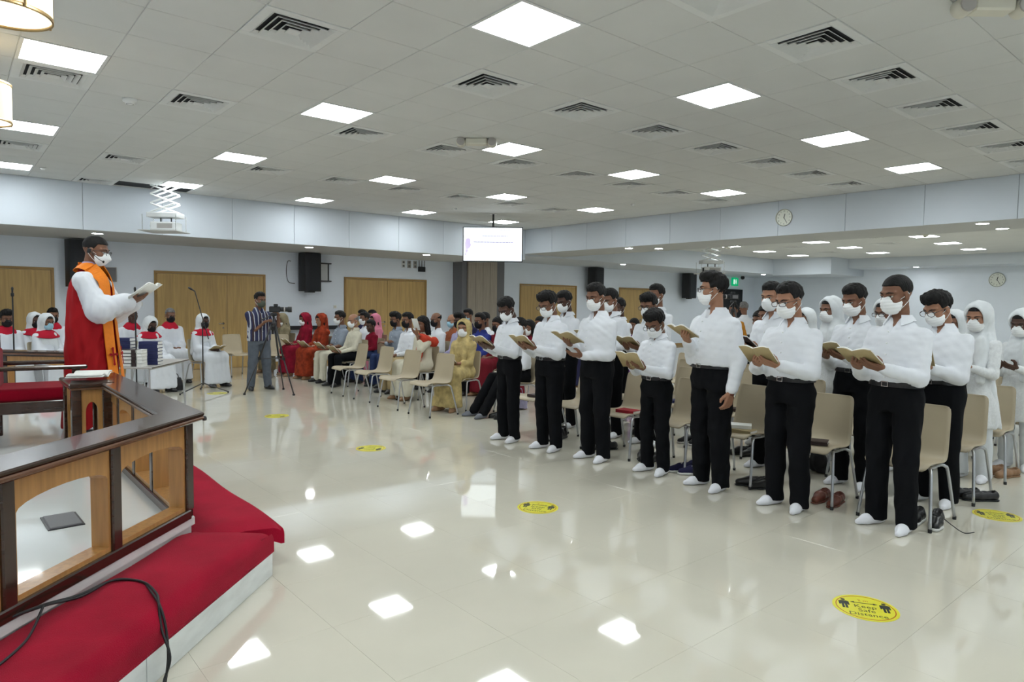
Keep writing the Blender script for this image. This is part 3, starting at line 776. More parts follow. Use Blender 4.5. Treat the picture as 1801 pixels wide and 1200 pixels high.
            for (y0, y1, za, zb) in ((-.024, .024, .014, .019), (-.024, .024, -.019, -.014), (-.024, -.019, -.014, .014), (.019, .024, -.014, .014)): b2.box((xb, y0, z+za), (xb+.006, y1, z+zb))
            b2.build('buckle', 'steel', be)
    if dress:
        G = Field((-.36, -.46, 0), (.72+leg, .46, 1.50*s+dz), cv*1.1); dm = top if dress in ('robe', 'sari') else top
        if dress in ('robe', 'sari'):
            gd_ = g
            PP = ((.90, 0, .128, .165), (1.02, 0, .125, .160), (1.15, 0, .124, .160), (1.25, 0, .120, .162), (1.33, 0, .108, .148), (1.375, -.01, .085, .115), (1.412, -.016, .066, .078), (1.435, -.018, .058, .06))
            G.add(loft([(z*s+dz, U(x, 0, z)[0], a*s*gd_, b*s*gd_) for z, x, a, b in PP]))
            for S_, E_, w_, sg in J:
                G.add(ell(S_, np.array([.068, .06, .068])*s), .04)
                wide = dress == 'robe'
                chain(G, [S_, E_], (.070*s, (.080 if wide else .058)*s), .025); G.add(rcone(E_, E_+(w_-E_)*(.82 if wide else .45), (.078 if wide else .055)*s, (.085 if wide else .052)*s), .025)
            if sit:
                for hp, kn, an, sg in L:
                    G.add(rcone(hp, kn, .115*s, .105), .05); G.add(rcone(kn+[.0, 0, 0], an+[.0, 0, .0], .10, .125), .05)
                G.add(rcone((.1, 0, .53), (.42*s, 0, .53), .11, .10), .05); G.add(rcone((.42*s, 0, .5), (.45*s+leg, 0, .12), .09, .13), .05)
            else: G.add(loft([(dlen, 0, .20*s, .25*s), (.5*s, 0, .165*s, .21*s), (.92*s, 0, .13*s*g, .168*s*g)]), .03)
            G.half((0, 0, 1), dlen if not sit else .07)
        else:      # kurta: knee-length dress over trousers
            G.add(loft([(.52*s, 0, .165*s, .215*s), (.75*s, 0, .150*s, .195*s), (.95*s, 0, .128*s*g, .168*s*g), (1.03*s, 0, .122*s*g, .160*s*g)]))
        G.wrinkle(.005, .09, sd+3, (1.5, 1.5, .25)); v, f = G.mesh(1)
        obj(dict(robe='robe', sari='sari', kurta='kurta')[dress], mesh('dress', v, f, top, True), t)
    if ring:
        kk = 1.40 if scarf else 1.0; vv = []; N = 28; c0 = U(-.016, 0, 1.38)
        for i in range(N):
            a = 2*math.pi*i/N; ca, sa = math.cos(a), math.sin(a); fr_ = max(0, ca)
            for r_, z_ in ((.062, .075), (.070, .078), (.098, .052), (.142, -.020-.035*fr_), (.138, -.032-.035*fr_), (.09, .035)):
                vv.append(c0+np.array([ca*r_*kk*(.88 if r_ > .1 else 1)*s, sa*r_*kk*(1.12 if r_ > .1 else 1)*s, (z_-(.030 if scarf else 0))*s]))
        ff = [(i*6+k, ((i+1) % N)*6+k, ((i+1) % N)*6+(k+1) % 6, i*6+(k+1) % 6) for i in range(N) for k in range(6)]
        obj('collar', mesh('collar', np.array(vv), ff, ring, True), t)
    if scarf:
        G = Field((-.36, -.36, .85*s+dz), (.36, .36, h+dz*1.0+.08+(0 if not sit else 0)), cv*.9)
        G.F[:] = 9
        he = HV((-.022, 0, .028)); M = Rm
        G.add(ell(he, np.array([.130, .108, .118])*sh, M)); G.add(rcone(HV((-.045, 0, -.06)), U(-.04, 0, 1.36), .098*sh, .120*s), .05)
        G.add(loft([(z*s+dz, U(x, 0, z)[0], a*s*g, b*s*g) for z, x, a, b in ((1.16, 0, .130, .174), (1.27, 0, .127, .174), (1.33, -.01, .110, .152), (1.40, -.02, .090, .115))]), .04)
        sg = drape or 1
        G.add(rcone(U(.105, sg*.07, 1.35), U(.125, sg*.10, .98), .035*s, .045*s), .05)
        G.add(rcone(U(-.12, -sg*.10, 1.30), U(-.14, -sg*.12, .95), .05*s, .06*s), .05)
        G.wrinkle(.0035, .06, sd+11, (1, 1, .5))
        G.add(ell(HV((.098, 0, .002)), np.array([.102, .072, .106])*sh, M), .012, True)
        G.add(rcone(HV((.08, 0, -.10)), U(.10, 0, 1.37), .05, .028), .02, True)
        v, f = G.mesh(1); obj('headscarf', mesh('headscarf', v, f, scarf, True), t)
    # ---- feet
    if feet:
        for hp, kn, an, sg in L:
            S2 = Field(an+[-.12, -.12, -.1], an+[.28, .12, .08], .009 if q == 'hi' else .013)
            o_ = np.array([0, 0, -an[2]]); tx = R(14)*sg; dv = np.array([math.cos(tx), math.sin(tx), 0])
            b0 = an+o_; k_ = 1.12 if shoe else 1.0; fs_ = (.5+.5*s)
            S2.add(rcone(b0-dv*.045+[0, 0, .040], b0+dv*.085*fs_+[0, 0, .034], .036*k_, .038*k_)); S2.add(rcone(b0+dv*.085*fs_+[0, 0, .033], b0+dv*.150*fs_+[0, 0, .020], .039*k_, .023*k_), .02)
            S2.add(rcone(b0+[-.005, 0, .05], b0+[-.012, 0, .10], .042, .040), .025); S2.half((0, 0, 1), .002)
            v, f = S2.mesh(1); obj('shoe' if shoe else 'sock', mesh('foot', v, f, feet, True), t)
    t['_j'] = 0; del t['_j']
    return t, dict(J=J, L=L, U=U, HV=HV, HD=HD, s=s, dz=dz)

# ------------------------------------------------------------------ books
def page_sheet(w_, hgt, bow, z0, thick, N=8):
    v = []; f = []
    for sg in (1, -1):
        b = len(v)
        for i in range(N+1):
            u = i/N; y = sg*w_*u; z = z0+bow*math.sin(min(1, u*1.15)*math.pi*.62)-.012*u
            for x in (-hgt/2, hgt/2): v += [(x, y, z), (x, y, z-thick*(1-.25*u))]
        for i in range(N):
            a = b+i*4; c = a+4
            q = [(a, c, c+2, a+2), (a+1, a+3, c+3, c+1), (a, a+1, c+1, c), (a+2, c+2, c+3, a+3)]
            if sg == -1: q = [t_[::-1] for t_ in q]
            f += q
        e_ = b+N*4; q = (e_, e_+1, e_+3, e_+2); f.append(q if sg == 1 else q[::-1])
    return v, f
PV, PFc = page_sheet(.148, .205, .036, .016, .013); PAGES = mesh('pages', PV, PFc, 'book_paper', True)
CVm, CFc = page_sheet(.156, .217, .033, .003, .004); COVER = mesh('cover', CVm, CFc, 'book_kraft', True)
CVW = mesh('cover', CVm, CFc, 'book_white', True); CVD = mesh('cover', CVm, CFc, 'book_dark', True)
def held_book(P, label, tilt=35, off=(0.045, 0, .04), cov=None, group='open booklets held by people', sc=.82, yawd=0, name='hymn_booklet', one=None):
    t, D = P; (w1, f1), (w2, f2) = D['HD']
    if one is None: c = (w1+w2)/2+(f1+f2)*.05
    else: w_, f_ = D['HD'][one]; c = w_+f_*.09
    c = c+np.array(off); tilt = tilt+14
    M = Matrix.Rotation(t.rotation_euler.z, 4, 'Z'); p = M @ Vector(c)+t.location
    b = thing(name, label, 'book', p, 0, group); b.rotation_euler = (0, -R(tilt), t.rotation_euler.z+R(yawd)); b.scale = (sc,)*3
    obj('cover', cov or COVER, b); obj('pages', PAGES, b); return b
# ------------------------------------------------------------------ DAIS, KNEELERS, ALTAR RAIL
def offs(d): return 2.364+d*math.sqrt(2)       # 45 degree edge line y-x=const, d metres inwards
XE = 1.45
def dpoly(d, dx):                              # dais outline: d inwards on the 45 side, dx inwards on the long side
    x = XE-dx; yc = offs(d)
    return [(x, x+yc), (x, 9.55-.4*dx), (x-1.3, 10.85-.4*dx), (X0+.01, 10.85-.4*dx), (X0+.01, X0+yc)]
dais = struct(MB().prism(dpoly(0, .05), 0.0, .145).build('dais', 'marble')); dais['label'] = 'raised octagonal dais with white marble riser'
MB().prism(dpoly(.462, .40), .14, .30).build('upper_step', 'marble', dais)
MB().prism(dpoly(.440, .385), .285, .325).build('step_nosing', 'marble', dais)
MB().prism(dpoly(.52, .46), .32, .328).build('platform_floor', 'dais_floor', dais)
# marble slabs of the riser, joints recessed
for k in range(3):
    a, b = 0.02+k*1.15, 0.02+(k+1)*1.15-.004
    p = []
    for u, o in ((a, -.012), (b, -.012), (b, .02), (a, .02)):
        x = 1.40-u*.7071; y = x+offs(0)
        p.append((x-o*.7071, y+o*.7071))
    MB().prism(p[::-1] if False else p, .002, .143).build('riser_slab', 'marble', dais)
for k in range(4): MB().box((1.40, 3.85+k*1.2, .002), (1.412, 3.85+(k+1)*1.2-.004, .143)).build('riser_slab', 'marble', dais)
def sweep_cushion(p0, p1, m0, m1, W, zb, zt, over, name, label):
    # cross-section (u inwards from outer edge, z), swept p0->p1 ; m0/m1 mitre shear per u at the ends
    sec = []
    for k in range(9):
        a = math.pi*.5*k/8; sec.append((-over+.075-.075*math.sin(a) if False else -over+.075*(1-math.cos(a)), zt-.075+.075*math.sin(a)))
    sec = [(-over, zb-.02)]+sec+[(.15, zt+.004), (.28, zt+.005), (W-.03, zt), (W, zt-.015), (W, zb), (.0, zb), (-over+.02, zb-.02)]
    d = Vector((p1[0]-p0[0], p1[1]-p0[1], 0)); L = d.length; d /= L; nn = Vector((-d.y, d.x, 0))
    v = []; N = 26
    for i in range(N+1):
        for u, z in sec:
            t0 = m0*u; t1 = L+m1*u; s = t0+(t1-t0)*i/N
            e_ = min(i, N-i)/N*L; puff = .008*math.sin(s*5.0+u*7)*(1 if z > zb else 0)-(.03*max(0, 1-e_/.07)**2 if z > zt-.03 else 0)
            q = Vector((p0[0], p0[1], 0))+d*s+nn*u; v.append((q.x, q.y, z+puff))
    n = len(sec); f = [(i*n+k, i*n+(k+1) % n, (i+1)*n+(k+1) % n, (i+1)*n+k) for i in range(N) for k in range(n)]
    f += [tuple(range(n-1, -1, -1)), tuple(N*n+k for k in range(n))]
    f = [q[::-1] for q in f]
    o = obj(name, mesh(name, v, f, 'red_carpet', True)); autosmooth(o, 60)
    return tag(o, label, 'kneeling cushion', 'red kneelers')
c45 = (1.40, 1.40+offs(0))
sweep_cushion((-1.0, -1.0+offs(0)), c45, 0, -.16, .455, .15, .275, .012, 'kneeler_cushion', 'long red carpeted kneeler in the foreground below the altar rail')
sweep_cushion((1.45, 3.86), (1.45, 6.7), .05, 0, .40, .15, .262, .06, 'kneeler_cushion', 'red carpeted kneeler on the far side of the rail corner')

def altar_rail(name, p0, p1, npan, label, post0=True, post1=True, z0=.326, ztop=.93, mit0=0, mit1=0, group='altar rails'):
    d = Vector((p1[0]-p0[0], p1[1]-p0[1], 0)); L = d.length; ang = math.atan2(d.y, d.x)
    t = thing(name, label, 'altar rail', (p0[0], p0[1], z0), ang, group)
    hh = ztop-z0
    MB().box((0, -.06, 0), (L, .06, .055), .006).build('bottom_rail', 'rail_dark', t)
    st = L/npan
    for i in range(npan+1):
        if (i == 0 and not post0) or (i == npan and not post1): continue
        MB().box((i*st-.033, -.055, .05), (i*st+.033, .052, hh-.05), .006).build('post', 'rail_dark', t)
    pw = st-.066; me = None
    # arched panel frame: side stiles + sill + arch spandrel
    z_s, z_t = .055, hh-.05; y0, y1 = -.040, .046
    mb = MB(); w_ = pw/2; si = .014
    def pr(poly):       # polygon in x,z extruded in y
        n = len(poly); v = [(a, y0, b) for a, b in poly]+[(a, y1, b) for a, b in poly]
        mb.raw(v, [tuple(range(n)), tuple(range(2*n-1, n-1, -1))]+[(i, n+i, n+(i+1) % n, (i+1) % n) for i in range(n)])
    pr([(-w_, z_s), (w_, z_s), (w_, z_s+.022), (-w_, z_s+.022)])
    zs = z_t-.150
    for s in (1, -1):
        q = [(s*(w_-si), z_s+.022), (s*w_, z_s+.022), (s*w_, zs), (s*(w_-si), zs)]; pr(q if s == 1 else q[::-1])
    K = 10; rx = w_-si; rz = .050
    for k in range(K):
        a0, a1 = math.pi-math.pi*k/K, math.pi-math.pi*(k+1)/K
        xa, xb = rx*math.cos(a0), rx*math.cos(a1); za, zb = zs+rz*math.sin(a0), zs+rz*math.sin(a1)
        pr([(xa, za), (xb, zb), (xb, z_t), (xa, z_t)])
    for s in (1, -1):
        q = [(s*(w_-si), zs), (s*w_, zs), (s*w_, z_t), (s*(w_-si), z_t)]; pr(q if s == 1 else q[::-1])
    pm = mb.mesh('arch_panel', 'rail_oak')
    for i in range(npan): obj('arch_panel', pm, t, ((i+.5)*st, 0, 0))
    # moulding under the cap and the broad cap itself, mitred ends
    def slab(w, za, zb, m, nm, bev):
        v = []; x0, x1 = (-.05 if not mit0 else 0), (L+.05 if not mit1 else L)
        for z, ww in ((za, w-bev), (za+bev, w), (zb-bev, w), (zb, w-bev)):
            v += [(x0-mit0*ww, -ww, z), (x1-mit1*ww, -ww, z), (x1+mit1*ww, ww, z), (x0+mit0*ww, ww, z)]
        f = [(3, 2, 1, 0), (12, 13, 14, 15)]+[(l*4+k, l*4+(k+1) % 4, l*4+4+(k+1) % 4, l*4+4+k) for l in range(3) for k in range(4)]
        return obj(nm, mesh(nm, v, f, m), t)
    slab(.062, hh-.065, hh-.04, 'rail_dark', 'moulding', .008)
    slab(.118, hh-.042, hh-.022, 'rail_edge', 'cap_edge', .006); slab(.112, hh-.022, hh, 'rail_dark', 'cap', .007)
    return t
rc = (1.0, 4.06); dA = .615*5
rA = altar_rail('altar_rail', (rc[0]-.7071*dA, rc[1]-.7071*dA), rc, 5, 'dark wood altar rail with arched oak panels running along the foreground', mit1=-.414)
rB = altar_rail('altar_rail', rc, (1.0, 6.6), 5, 'altar rail with arched oak panels running back from the front corner', post0=False, mit0=.414)
rC = altar_rail('altar_rail', (1.12, 9.42), (-.55, 11.09), 3, 'altar rail beyond the red armchair, in front of the robed choir', group='altar rails')
# knob and loose thread at the rail corner
tk = thing('rail_bracket', 'small dark bracket on the outer corner of the altar rail', 'bracket', (1.112, 4.012, .895), R(-20))
MB().lathe([(.003, -.014), (.012, -.011), (.014, 0), (.011, .010), (.003, .014)], 12).build('knob', 'black_metal', tk, True)
MB().tube([(-.03, 0, 0), (0, 0, 0)], .008).build('stem', 'black_metal', tk)
# prayer desk with open book
pd = thing('prayer_desk', 'small dark wood prayer desk with arched oak sides inside the rail', 'desk', (.83, 6.08, .328), R(90))
for x in (-.20, .22):
    for y in (-.10, .10): MB().box((x-.032, y-.032, 0), (x+.032, y+.032, .56), .005).build('post', 'rail_dark', pd)
MB().box((-.26, -.15, .575), (.30, .15, .605), .008).build('top', 'rail_dark', pd); MB().box((-.25, -.14, .555), (.29, .14, .575), .006).build('top_moulding', 'rail_edge', pd)
def arch_plate(w_, h_, th):
    mb = MB(); K = 10
    def pr(poly):
        n = len(poly); v = [(a, -th, b) for a, b in poly]+[(a, th, b) for a, b in poly]
        mb.raw(v, [tuple(range(n)), tuple(range(2*n-1, n-1, -1))]+[(i, n+i, n+(i+1) % n, (i+1) % n) for i in range(n)])
    si = .03; zs = h_*.68
    for s in (1, -1):
        q = [(s*(w_-si), 0), (s*w_, 0), (s*w_, h_), (s*(w_-si), h_)]; pr(q if s == 1 else q[::-1])
    for k in range(K):
        a0, a1 = math.pi-math.pi*k/K, math.pi-math.pi*(k+1)/K; rx = w_-si
        pr([(rx*math.cos(a0), zs+.08*math.sin(a0)), (rx*math.cos(a1), zs+.08*math.sin(a1)), (rx*math.cos(a1), h_), (rx*math.cos(a0), h_)])
    return mb
for y in (-.10, .10): arch_plate(.178, .55, .010).build('side_panel', 'rail_oak', pd, loc=(.01, y, .005))
arch_plate(.07, .55, .010).build('side_panel', 'rail_oak', pd, loc=(-.20, 0, .005), rot=(0, 0, R(90)))
bk = thing('open_book', 'open white service book lying on the prayer desk', 'book', (.86, 6.14, .945), R(-20)); bk.scale = (1.15, 1.25, 1)
obj('cover', CVW, bk); obj('pages', PAGES, bk)
pl = thing('floor_box', 'dark grey floor box lid on the dais floor behind the rail', 'floor box', (.47, 4.40, .328), R(92))
MB().box((-.13, -.075, 0), (.13, .075, .012), .004).build('lid', 'partition_grey', pl); MB().box((-.14, -.085, 0), (.14, .085, .005)).build('frame', 'black_metal', pl)

# red upholstered armchair (bishop's chair)
ac = thing('armchair', 'dark wood armchair with red velvet seat and back on the dais', 'armchair', (.61, 7.14, .328), R(-8))
def rbox(lo, hi, r, h=.012):
    F = Field(np.array(lo)-.03, np.array(hi)+.03, h); c = (np.array(lo)+np.array(hi))/2; b = (np.array(hi)-np.array(lo))/2-r
    def fn(X, Y, Z):
        q = [np.abs(X-c[0])-b[0], np.abs(Y-c[1])-b[1], np.abs(Z-c[2])-b[2]]
        o_ = np.sqrt(sum(np.maximum(a, 0)**2 for a in q)); return o_+np.minimum(np.maximum(np.maximum(q[0], q[1]), q[2]), 0)-r
    F.add((fn, np.array(lo), np.array(hi))); return F.mesh(1)
v, f = rbox((-.30, -.29, .36), (.29, .29, .475), .035); obj('seat_cushion', mesh('seat', v, f, 'red_velvet', True), ac)
v, f = rbox((-.36, -.27, .45), (-.26, .27, .80), .035); obj('back_cushion', mesh('back', v, f, 'red_velvet', True), ac)
mb = MB().box((-.33, -.32, .27), (.31, -.28, .37), .006).box((-.33, .28, .27), (.31, .32, .37), .006).box((.27, -.28, .27), (.31, .28, .37), .006).box((-.33, -.28, .27), (-.29, .28, .37), .006); mb.build('seat_frame', 'rail_dark', ac)
for x in (.285, -.31):
    for y in (-.30, .30): MB().box((x-.03, y-.03, 0), (x+.03, y+.03, .64 if x > 0 else .86), .006).build('leg', 'rail_dark', ac)
for y in (-.30, .30): MB().box((-.30, y-.035, .63), (.37, y+.035, .665), .010).build('armrest', 'rail_dark', ac)
MB().box((-.34, -.33, .83), (-.28, .33, .90), .008).build('back_rail', 'rail_dark', ac)

# cables over the kneeler
def smooth_path(P, n=8):
    P = [Vector(p) for p in P]; out = []
    for i in range(len(P)-1):
        a, b, c, d = P[max(i-1, 0)], P[i], P[i+1], P[min(i+2, len(P)-1)]
        for k in range(n):
            t = k/n; out.append(.5*((2*b)+(c-a)*t+(2*a-5*b+4*c-d)*t*t+(3*b-a-3*c+d)*t**3))
    return out+[P[-1]]
cb = [(-.06, 2.98, .338), (.137, 3.14, .338), (.275, 3.20, .338), (.40, 3.27, .315), (.56, 3.44, .289), (.64, 3.34, .289), (.665, 3.18, .289), (.66, 3.055, .272), (.66, 2.985, .20), (.66, 2.945, .10), (.655, 2.925, .01), (.60, 2.80, .008), (.45, 2.55, .008)]
for k in range(2):
    g = random.Random(k); pts = smooth_path([(x+g.uniform(-.012, .012), y+g.uniform(-.012, .012), z+.004*k) for x, y, z in cb])
    tag(MB().tube(pts, .0055, 6).build('cable', 'black_plastic', None, True), ['black cable looping over the red kneeler onto the floor', 'second black cable lying alongside it over the red kneeler'][k], 'cable', 'cables on the kneeler')
pts = smooth_path([(.275, 3.205, .342), (.22, 3.06, .298), (.17, 2.96, .290), (.08, 2.83, .290), (-.05, 2.68, .290), (-.2, 2.5, .290)])
tag(MB().tube(pts, .0055, 6).build('cable', 'black_plastic', None, True), 'black cable branching down at the left edge of the red kneeler', 'cable', 'cables on the kneeler')

# ------------------------------------------------------------------ SHELL CHAIRS
def chair_proto():
    prof = [(.235, .418), (.225, .436), (.19, .448), (.12, .449), (.02, .440), (-.08, .434), (-.145, .445), (-.182, .482), (-.203, .55), (-.222, .65), (-.240, .75), (-.252, .82), (-.254, .845)]
    P = smooth_path([(x, 0, z) for x, z in prof], 2); n = len(P); U_ = 12
    top, bot = [], []
    for i, p in enumerate(P):
        tg = (P[min(i+1, n-1)]-P[max(i-1, 0)]).normalized(); nr = Vector((tg.z, 0, -tg.x)); nr = -nr if (nr.z < 0 and i < n*.45) or (i >= n*.45 and nr.x < 0) else nr
        s = i/(n-1); w = .215-.022*max(0, (s-.45)/.55)
        er = min(i, n-1-i)/3.0; w *= (1-.16*max(0, 1-er)**2)
        for k in range(U_+1):
            u = -1+2*k/U_
            lift = .018*u*u+(.004*u**8)
            q = Vector((p.x, u*w, p.z))+nr*lift
            top.append(q); bot.append(q-nr*.007)
    v = top+bot; m = U_+1; N = len(top); f = []
    for i in range(n-1):
        for k in range(U_):
            a = i*m+k; f.append((a, a+m, a+m+1, a+1)); f.append((N+a, N+a+1, N+a+m+1, N+a+m))
    for i in range(n-1):
        a = i*m; f.append((a, N+a, N+a+m, a+m)); a = i*m+U_; f.append((a, a+m, N+a+m, N+a))
    for k in range(U_):
        f.append((k, k+1, N+k+1, N+k)); a = (n-1)*m+k; f.append((a, N+a, N+a+1, a+1))
    me = mesh('shell', v, f, 'chair_plastic', True); bm = bmesh.new(); bm.from_mesh(me); bmesh.ops.recalc_face_normals(bm, faces=bm.faces); bm.to_mesh(me); bm.free()
    parts = [('shell', me)]
    for s in (1, -1):
        y = s*.205; yf = s*.245
        fr_ = smooth_path([(.235, yf, .012), (.175, y+s*.012, .36), (.150, y, .412), (.10, y-s*.02, .425), (.02, y-s*.02, .424)], 4)
        rr = smooth_path([(-.255, yf, .012), (-.165, y+s*.012, .36), (-.135, y, .412), (-.09, y-s*.02, .425), (.02, y-s*.02, .424)], 4)
        for pth in (fr_, rr):
            parts.append(('leg', MB().tube(pth, .0115, 8).mesh('leg', 'chrome', True)))
            parts.append(('foot', MB().lathe([(.013, 0), (.014, .022), (.012, .026)], 8, (pth[0].x, pth[0].y, 0)).mesh('foot', 'black_plastic')))
    parts.append(('seat_bar', MB().tube([(.09, -.19, .424), (.09, .19, .424)], .009, 6).mesh('seat_bar', 'chrome', True)))
    parts.append(('seat_bar', MB().tube([(-.07, -.19, .420), (-.07, .19, .420)], .009, 6).mesh('seat_bar', 'chrome', True)))
    return parts
CHP = chair_proto()
def chair(x, y, head, label, group, feet=True):
    t = thing('stacking_chair', label, 'chair', (x, y, 0), R(head), group); foot_i = 0; legs = []
    for n, me in CHP:
        if n == 'leg': legs.append(obj(n, me, t))
        elif n == 'foot': obj(n, me, legs[-1])
        else: obj(n, me, t)
    return t

# ------------------------------------------------------------------ WALL AND CEILING EQUIPMENT
def speaker(x, z, w, h_, y, rz, label):
    t = thing('loudspeaker', label, 'loudspeaker', (x, y, z), rz, 'wall loudspeakers')
    poly = [(-w/2, -.02), (-w/2+.04, -.17), (-w/2+.10, -.20), (w/2-.10, -.20), (w/2-.04, -.17), (w/2, -.02), (w/2-.05, .13), (-w/2+.05, .13)]
    autosmooth(MB().prism(poly, -h_/2, h_/2).build('cabinet', 'black_plastic', t), 40)
    MB().prism([(-w/2+.05, -.185), (-w/2+.11, -.208), (w/2-.11, -.208), (w/2-.05, -.185), (0, -.16)], -h_/2+.03, h_/2-.03).build('grille', 'speaker_grille', t)
    MB().box((-.05, .12, -.06), (.05, .26, .06), .005).build('wall_bracket', 'black_metal', t)
    MB().box((-.10, -.1, -h_/2-.03), (.10, .06, -h_/2), .004).build('bottom_bracket', 'black_metal', t)
    return t
speaker(2.05, 2.24, .48, .92, 15.72, R(10), 'black wall loudspeaker behind the head of the robed speaker')
speaker(6.80, 2.255, .52, .92, 15.72, R(12), 'black wall loudspeaker between the two oak doors, beside a bracket')
speaker(16.95, 2.37, .62, .90, 15.72, R(10), 'black wall loudspeaker above the third standing boy in front row')
speaker(22.3, 2.34, .72, .96, 15.72, R(10), 'black wall loudspeaker behind the tallest boy in glasses')
# empty speaker bracket and cable beside the second speaker
t = thing('wall_bracket', 'empty steel bracket with white plate on the wall beside the loudspeaker', 'bracket', (7.30, 15.99, 2.28))
MB().box((-.16, -.012, -.22), (.10, 0, .22)).build('plate', 'white_plastic', t)
for z in (-.22, .22): MB().box((-.22, -.10, z-.015), (.16, -.005, z+.015)).build('arm', 'black_metal', t)
MB().box((.075, -.09, -.22), (.10, -.06, .22)).build('upright', 'black_metal', t)
tag(MB().tube(smooth_path([(6.45, 15.98, 2.52), (6.36, 15.96, 2.50), (6.33, 15.96, 2.25), (6.38, 15.96, 2.02), (6.52, 15.9, 1.98)]), .007, 6).build('speaker_cable', 'black_plastic', None, True), 'thin cable hanging left of the loudspeaker between the doors', 'cable')
# socket plates and router
for i, (x, m) in enumerate([(9.60, 'white_plastic'), (9.78, 'table_grey'), (9.97, 'table_grey')]):
    t = thing('wall_socket', ['white double socket plate above the oak door', 'grey wide outlet plate between the socket and the router', 'narrow grey outlet plate left of the black router'][i], 'wall socket', (x, 15.998, 2.60))
    MB().box((-.055, -.015, -.10), (.055, 0, .10), .004).build('plate', m, t)
    for z in (-.05, .05): MB().box((-.028, -.020, z-.028), (.028, -.0152, z+.028)).build('outlet', 'partition_grey', t)
t = thing('router', 'black wifi router with three antennas high on the wall', 'router', (10.17, 15.99, 2.48))
MB().box((-.11, -.05, -.07), (.11, 0, .07), .008).build('body', 'black_plastic', t)
for x in (-.09, 0, .09): MB().tube([(x, -.03, .06), (x, -.03, .24)], .008, 6).build('antenna', 'black_plastic', t)
for i, (x, z) in enumerate([(3.18, 1.45), (7.60, 1.42)]):
    t = thing('light_switch', ['white switch plate left of the wide oak door', 'white switch plate left of the oak door behind the congregation'][i], 'switch', (x, 15.998, z)); MB().box((-.045, -.012, -.045), (.045, 0, .045), .003).build('plate', 'white_plastic', t); MB().box((-.02, -.017, -.025), (.02, -.012, .025)).build('rocker', 'cream_plastic', t)
t = thing('wall_box', 'small grey metal wall box behind the robed speaker', 'wall box', (2.62, 15.99, 2.05)); MB().box((-.12, -.08, -.15), (.12, 0, .15), .006).build('body', 'table_grey', t); MB().box((-.105, -.086, -.135), (.105, -.08, .135)).build('lid', 'partition_grey', t)

# downlights
for i, (x, y, z, lab) in enumerate([(2.15, 14.2, ZL, 'above the head of the robed speaker'), (6.1, 14.1, ZL, 'above the loudspeaker between the doors'), (9.05, 14.0, ZL, 'left of the hanging screen'),
        (11.98+.25, 10.3, ZR, 'at the near edge of the right bulkhead, left one'), (12.75, 9.84, ZR, 'at the far edge of the right bulkhead, left one'), (12.2, 3.3, ZR, 'at the near edge of the right bulkhead, right one'), (13.15, 3.28, ZR, 'at the far edge of the right bulkhead, right one'),
        (16.3, 13.95, 2.84, 'in the far soffit above the third loudspeaker'), (24.8, 14.0, 2.84, 'in the far soffit right of the exit sign'), (26.6, 9.15, 3.06, 'in the far end soffit above the girls')]):
    t = thing('downlight', 'round recessed downlight '+lab, 'downlight', (x, y, z), 0, 'soffit downlights')
    MB().lathe([(.105, -.006), (.105, .0), (.085, .0), (.085, -.006)], 24, cap=False).raw([], []).build('trim_ring', 'white_plastic', t, True)
    MB().lathe([(.084, -.004), (.084, .002)], 24).build('lamp', 'downlight_glow', t)
# smoke detectors and sensors
for i, (x, y, lab) in enumerate([(1.45, 7.6, 'left of the second row of vents'), (1.2, 12.5, 'near the left bulkhead'), (10.3, 8.6, 'near the right bulkhead corner'), (8.2, 11.6, 'left of the last LED panel')]):
    t = thing('smoke_detector', 'small round white smoke detector on the ceiling '+lab, 'smoke detector', (x, y, HC), 0, 'smoke detectors')
    k = 1.0 if i == 0 else .6
    MB().lathe([(.02, -.055*k), (.04*k, -.05*k), (.05*k, -.03*k), (.065*k, -.028*k), (.065*k, 0)], 20).build('body', 'white_plastic', t, True); MB().lathe([(.034*k, -.053*k), (.034*k, -.046*k)], 12).build('slots', 'partition_grey', t)
# emergency twin lights
for i, (x, y, rz, lab) in enumerate([(5.14, 1.41, -40, 'twin-head emergency light at the upper right corner'), (4.92, 6.53, -40, 'twin-head emergency light beside the middle LED panel'), (18.2, 6.1, 20, 'twin-head emergency light at a far hall panel'), (18.2, 11.5, 20, 'twin-head emergency light at the leftmost far panel')]):
    t = thing('emergency_light', lab, 'emergency light', (x, y, HC if x < 12 else ZF), R(rz), 'emergency lights')
    MB().box((-.13, -.06, -.075), (.13, .06, 0), .012).build('housing', 'cream_plastic', t)
    for s in (1, -1):
        l = MB().lathe([(.03, -.06), (.055, -.03), (.06, .03), (.05, .04)], 16, (s*.185, -.01, -.045), 'y').build('lamp_head', 'cream_plastic', t, True); MB().lathe([(.048, 0), (.048, -.012)], 16, (s*.185, -.065, -.045), 'y').build('reflector', 'table_grey', l)
# clocks
def clock(loc, r, rz, label, dark=False):
    t = thing('wall_clock', label, 'clock', loc, rz)
    MB().lathe([(r*.93, -.012), (r, -.035), (r*1.02, -.02), (r, 0)], 40, ax='y', cap=False).build('rim', 'clock_rim', t, True)
    MB().lathe([(r*.95, -.012), (r*.95, 0)], 40, ax='y').build('face', 'clock_face', t)
    nm = None
    for k in range(12):
        a = R(30*(k+1)); me = text_mesh(str(k+1), r*.26, 'ink_black', 'numeral')
        obj('numeral', me, t, (math.sin(a)*r*.74, -.0135, math.cos(a)*r*.74), (R(90), 0, 0))
    for a, L, w in ((R(13), r*.45, r*.045), (R(150), r*.66, r*.03)):
        o = MB().box((-w, -.016, -r*.1), (w, -.0145, L)).build('hand', 'ink_black', t); o.rotation_euler = (0, a, 0)
    MB().lathe([(r*.04, -.02), (r*.04, -.014)], 10, ax='y').build('pin', 'ink_black', t)
